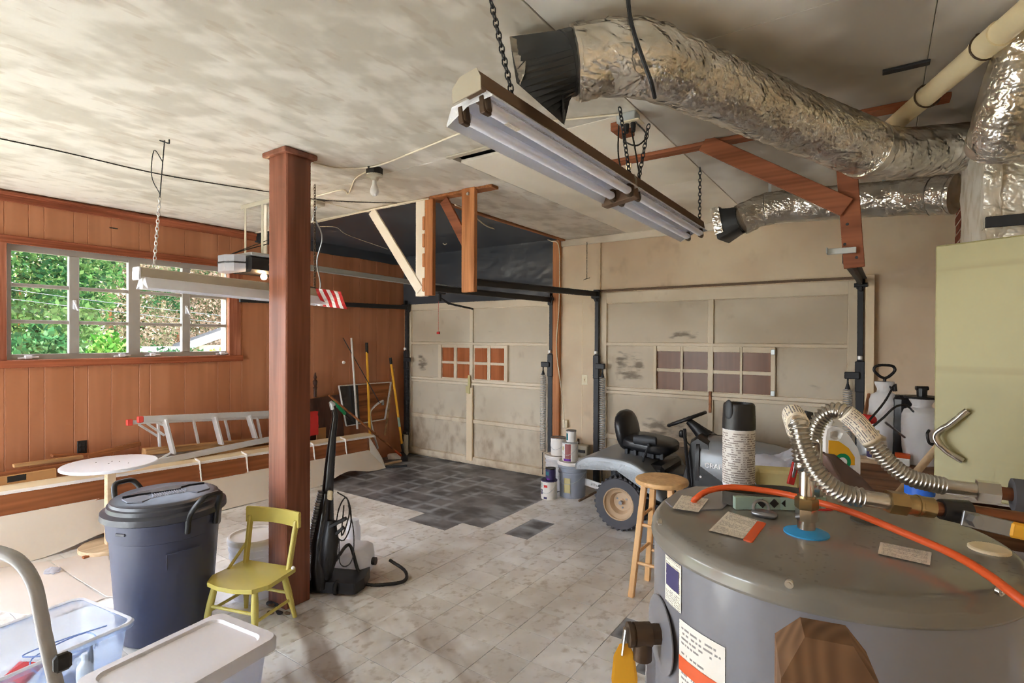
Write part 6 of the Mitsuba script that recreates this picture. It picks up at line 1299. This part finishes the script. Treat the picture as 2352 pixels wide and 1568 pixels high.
# tarp draped over a heap
tp_ = thing('brown_tarp', 'glossy brown plastic tarp draped over a heap behind the water heater', 'tarp')
tc_ = deep(1885, 1040, 2.25); rings = []
for r, z in ((.0, tc_[2]), (.05, tc_[2] - .02), (.12, tc_[2] - .10), (.19, tc_[2] - .2), (.235, .80), (.26, .62), (.28, .4), (.30, .2), (.31, .01)):
    a_ = np.arange(72) * 2 * PI / 72; f_ = 1 + (.10 * np.sin(7 * a_ + 1) + .06 * np.sin(13 * a_)) * min(1, r / .15); rr_ = np.maximum(r * f_, 1e-4)
    rings.append(np.stack([tc_[0] + rr_ * np.cos(a_), tc_[1] + rr_ * np.sin(a_) * .95, z + .03 * np.sin(5 * a_ + r * 9) * min(1, r / .1) * (z > .1)], 1))
put(tp_, 'sheet', wob(skin(rings), .02, 7, 6), 'm_tarp', smooth=45)
solo('foil_scrap', wob(dense(-.10, .10, -.05, .05, 0, .04, 4).apply_transform(TR(*(deep(1772, 1078, 2.0))) @ RZ(25) @ RY(-18)), .03, 18, 9), 'm_frosted', 'crumpled pale plastic wrap left of the brown tarp', 'plastic wrap', smooth=40)
solo('crate', cat(bx(-.36, -.14, 2.02, 2.2, 0, 1.10, .004).apply_translation((-.0, 0, 0))), 'm_bench', 'wooden crate stand holding the crumpled plastic wrap behind the spray can', 'crate', smooth=False)
# white low cabinet right of the heater
k = thing('white_cabinet', 'low white metal cabinet behind the water heater at the right edge', 'cabinet')
put(k, 'body', bx(.20, .95, 1.45, 2.30, 0, .90, .008), 'm_enamel', smooth=False); put(k, 'top', bx(.19, .96, 1.44, 2.31, .90, .92, .004), 'm_white', smooth=False)
solo('paper_sheet', wob(dense(-.26, .26, -.10, .10, 0, .03, 4).apply_transform(TR(.42, 3.22, BH + .02) @ RZ(12)), .03, 6, 3), 'm_white', 'crumpled white paper on the bench behind the brass fittings', 'paper', smooth=40)
k = thing('blue_cap_bottle', 'white bottle with a bright blue cap behind the steel hoses', 'bottle'); q = deep(2112, 1120, 1.78)
q = np.array([max(q[0], .26) if False else q[0], q[1], q[2]])
put(k, 'body', lathe([(0, .0), (.085, 0), (.09, .02), (.09, q[2] - .10), (.05, q[2] - .04), (.036, q[2] - .03), (.036, q[2] - .012), (0, q[2] - .012)], 32, (q[0], q[1], 0)), 'm_white'); put(k, 'cap', lathe([(0, q[2] - .02), (.042, q[2] - .02), (.042, q[2] + .015), (.036, q[2] + .022), (0, q[2] + .022)], 28, (q[0], q[1], 0)), 'm_blue')
solo('wooden_handle', cat(cy(deep(2165, 1012, 2.55), deep(2100, 1090, 2.45), .016), cy(deep(2100, 1090, 2.45), deep(2020, 1186, 2.33), .016)), 'm_pale', 'pale wooden pole slanting behind the steel hose below the pump sprayers', 'pole')
# ------------------------------------------------------------------ outdoors
struct('ground', bx(-60, 30, -40, 40, -.4, -.125), 'm_ground')
put('ground', 'lawn', bx(-60, -7.2, -6, 40, -.125, -.118), 'm_lawn', smooth=False)
plain('m_lawn', (84, 92, 58), .9, .1)
def foliage(c, r, n, size, cols, seed, shell=.55, asp=1.8):
    g = np.random.default_rng(seed); u = g.normal(size=(n, 3)); u /= np.linalg.norm(u, axis=1, keepdims=True)
    rad = shell + (1 - shell) * g.random(n) ** .6; lump = .78 + .44 * meshkit.fbm(u * 2.4 + seed, 3, seed)
    P = np.asarray(c) + u * np.asarray(r) * (rad * lump)[:, None]
    a = g.normal(size=(n, 3)) + u * .6; a /= np.linalg.norm(a, axis=1, keepdims=True); b = np.cross(a, g.normal(size=(n, 3))); b /= np.linalg.norm(b, axis=1, keepdims=True)
    s = size * (.6 + .8 * g.random(n))[:, None]
    V = np.stack([P - a * s * asp / 2, P + b * s * .5, P + a * s * asp / 2, P - b * s * .5], 1).reshape(-1, 3)
    i = np.arange(n)[:, None] * 4; F = np.vstack([i + [0, 1, 2], i + [0, 2, 3]])
    k = meshkit.fbm(P * 1.1 + seed, 3, seed + 5) + .12 * g.normal(size=n); cols = np.array([lin(x) for x in cols])
    t = np.clip((k - .25) / .5, 0, .999) * (len(cols) - 1); j = t.astype(int); C = cols[j] + (cols[np.minimum(j + 1, len(cols) - 1)] - cols[j]) * (t - j)[:, None]
    C = C * (.42 + .62 * g.random(n))[:, None] * .8
    return trimesh.Trimesh(V, F, process=False), np.repeat(C, 4, 0)
GREEN = [(44, 84, 52), (74, 122, 66), (120, 164, 88), (150, 184, 110)]
DRY = [(96, 120, 80), (190, 160, 130), (222, 190, 164), (230, 204, 180)]
MIXD = [(60, 104, 66), (96, 140, 84), (186, 168, 132), (222, 192, 166)]
YEL = [(150, 170, 60), (190, 196, 84), (120, 150, 60)]
def bush(nm, lab, ct_, c, r, n, size, cols, seed, asp=1.8, trunk=True):
    k = thing(nm, lab, ct_); m, C = foliage(c, r, n, size, cols, seed, asp=asp)
    put(k, 'foliage', m, 'm_leaf', smooth=False, color=C, kind='stuff')
    put(k, 'trunk', cy((c[0], c[1], -.13), (c[0], c[1], c[2]), .05 + .03 * r[2], .03, 8), 'm_studx')
bush('camellia_shrub', 'glossy dark green broad leaved shrub right outside the leftmost window panes', 'shrub', (-8.0, 1.95, .72), (.8, .6, 1.02), 5200, .05, [(30, 70, 44), (66, 116, 68), (140, 180, 120)], 1)
bush('camellia_shrub', 'bright green broad leaved shrub outside the second column of window panes', 'shrub', (-8.1, 2.72, .68), (.7, .5, 1.0), 5000, .05, [(50, 110, 40), (96, 160, 62), (160, 196, 100)], 2)
bush('garden_shrub', 'dark leafy shrub outside beside the white roof edge', 'shrub', (-9.9, 4.25, .60), (.8, .6, .86), 5000, .045, [(48, 84, 54), (90, 130, 80)], 3)
bush('garden_shrub', 'low yellow green shrub below the white roof edge outside the last pane', 'shrub', (-10.6, 5.55, .72), (.7, .6, .78), 3000, .045, YEL, 4)
for i, (c, r, n, s, cols, lab) in enumerate((((-13.5, 2.6, 3.0), (2.0, 1.9, 2.9), 26000, .06, GREEN, 'tall green tree filling the upper left window panes'),
    ((-18.0, 6.0, 3.0), (2.0, 1.9, 3.3), 26000, .055, MIXD, 'tree with dry pinkish vines behind the second window column'),
    ((-19.2, 8.3, 3.2), (2.0, 1.8, 3.4), 22000, .06, DRY, 'pinkish dry vine covered tree behind the third window column'),
    ((-20.0, 10.6, 3.2), (2.2, 1.9, 3.5), 22000, .06, MIXD, 'mixed green and dry tree behind the last window column'),
    ((-24.5, 5.5, 5.2), (3, 3, 4.6), 14000, .11, GREEN, 'dark tree in the back row behind the vine covered trees, left one'),
    ((-26.0, 10.5, 5.4), (3.2, 3.2, 4.8), 14000, .11, GREEN, 'dark tree in the back row behind the vine covered trees, middle one'),
    ((-26.5, 16.0, 5.4), (3.2, 3.4, 5.0), 14000, .11, MIXD, 'dark tree in the back row behind the vine covered trees, right one'),
    ((-12.5, -.6, 3.0), (1.6, 1.5, 2.8), 14000, .06, GREEN, 'green tree outside at the far left window edge'))):
    bush('garden_tree', lab, 'tree', c, r, n, s, cols, 20 + i)
nh = thing('neighbour_house', 'neighbouring house with a white sloping roof edge seen through the lower right window panes', 'house')
put(nh, 'wall', bx(-13.5, -13.05, 6.1, 10.6, -.13, 1.45), 'm_wall', smooth=False)
ro = lambda y, z: np.array([(-13.5, y, z), (-12.85, y, z), (-12.85, y, z + .06), (-13.5, y, z + .06)])
put(nh, 'roof', skin([ro(5.73, 1.42), ro(8.4, 2.42), ro(11.1, 1.42)]), 'm_darksteel', smooth=False)
put(nh, 'fascia', beam((-12.83, 5.7, 1.42), (-12.83, 8.4, 2.42), .03, .17), 'm_white', smooth=False)
put(nh, 'fascia', beam((-12.83, 8.4, 2.42), (-12.83, 11.1, 1.42), .03, .17), 'm_white', smooth=False)
put(nh, 'porch_edge', bx(-13.4, -12.85, 4.95, 5.75, 1.32, 1.43), 'm_white', smooth=False)
put(nh, 'porch_post', bx(-13.0, -12.9, 5.0, 5.1, -.13, 1.32), 'm_white', smooth=False)
for i, (z0, z1) in enumerate(((2.35, 1.95), (2.2, 1.8))):
    solo('utility_line', wire([(-11.5, 1.0, z0 + .2), (-11.5, 4.5, z0 - .15), (-11.5, 9.5, z1 - .1)], .006), 'm_steel', ('upper' if i == 0 else 'lower') + ' of the two overhead utility lines crossing the view through the window', 'wire')
scene['m_ground'] = {'type': 'diffuse', 'reflectance': rgb((150, 146, 128))}
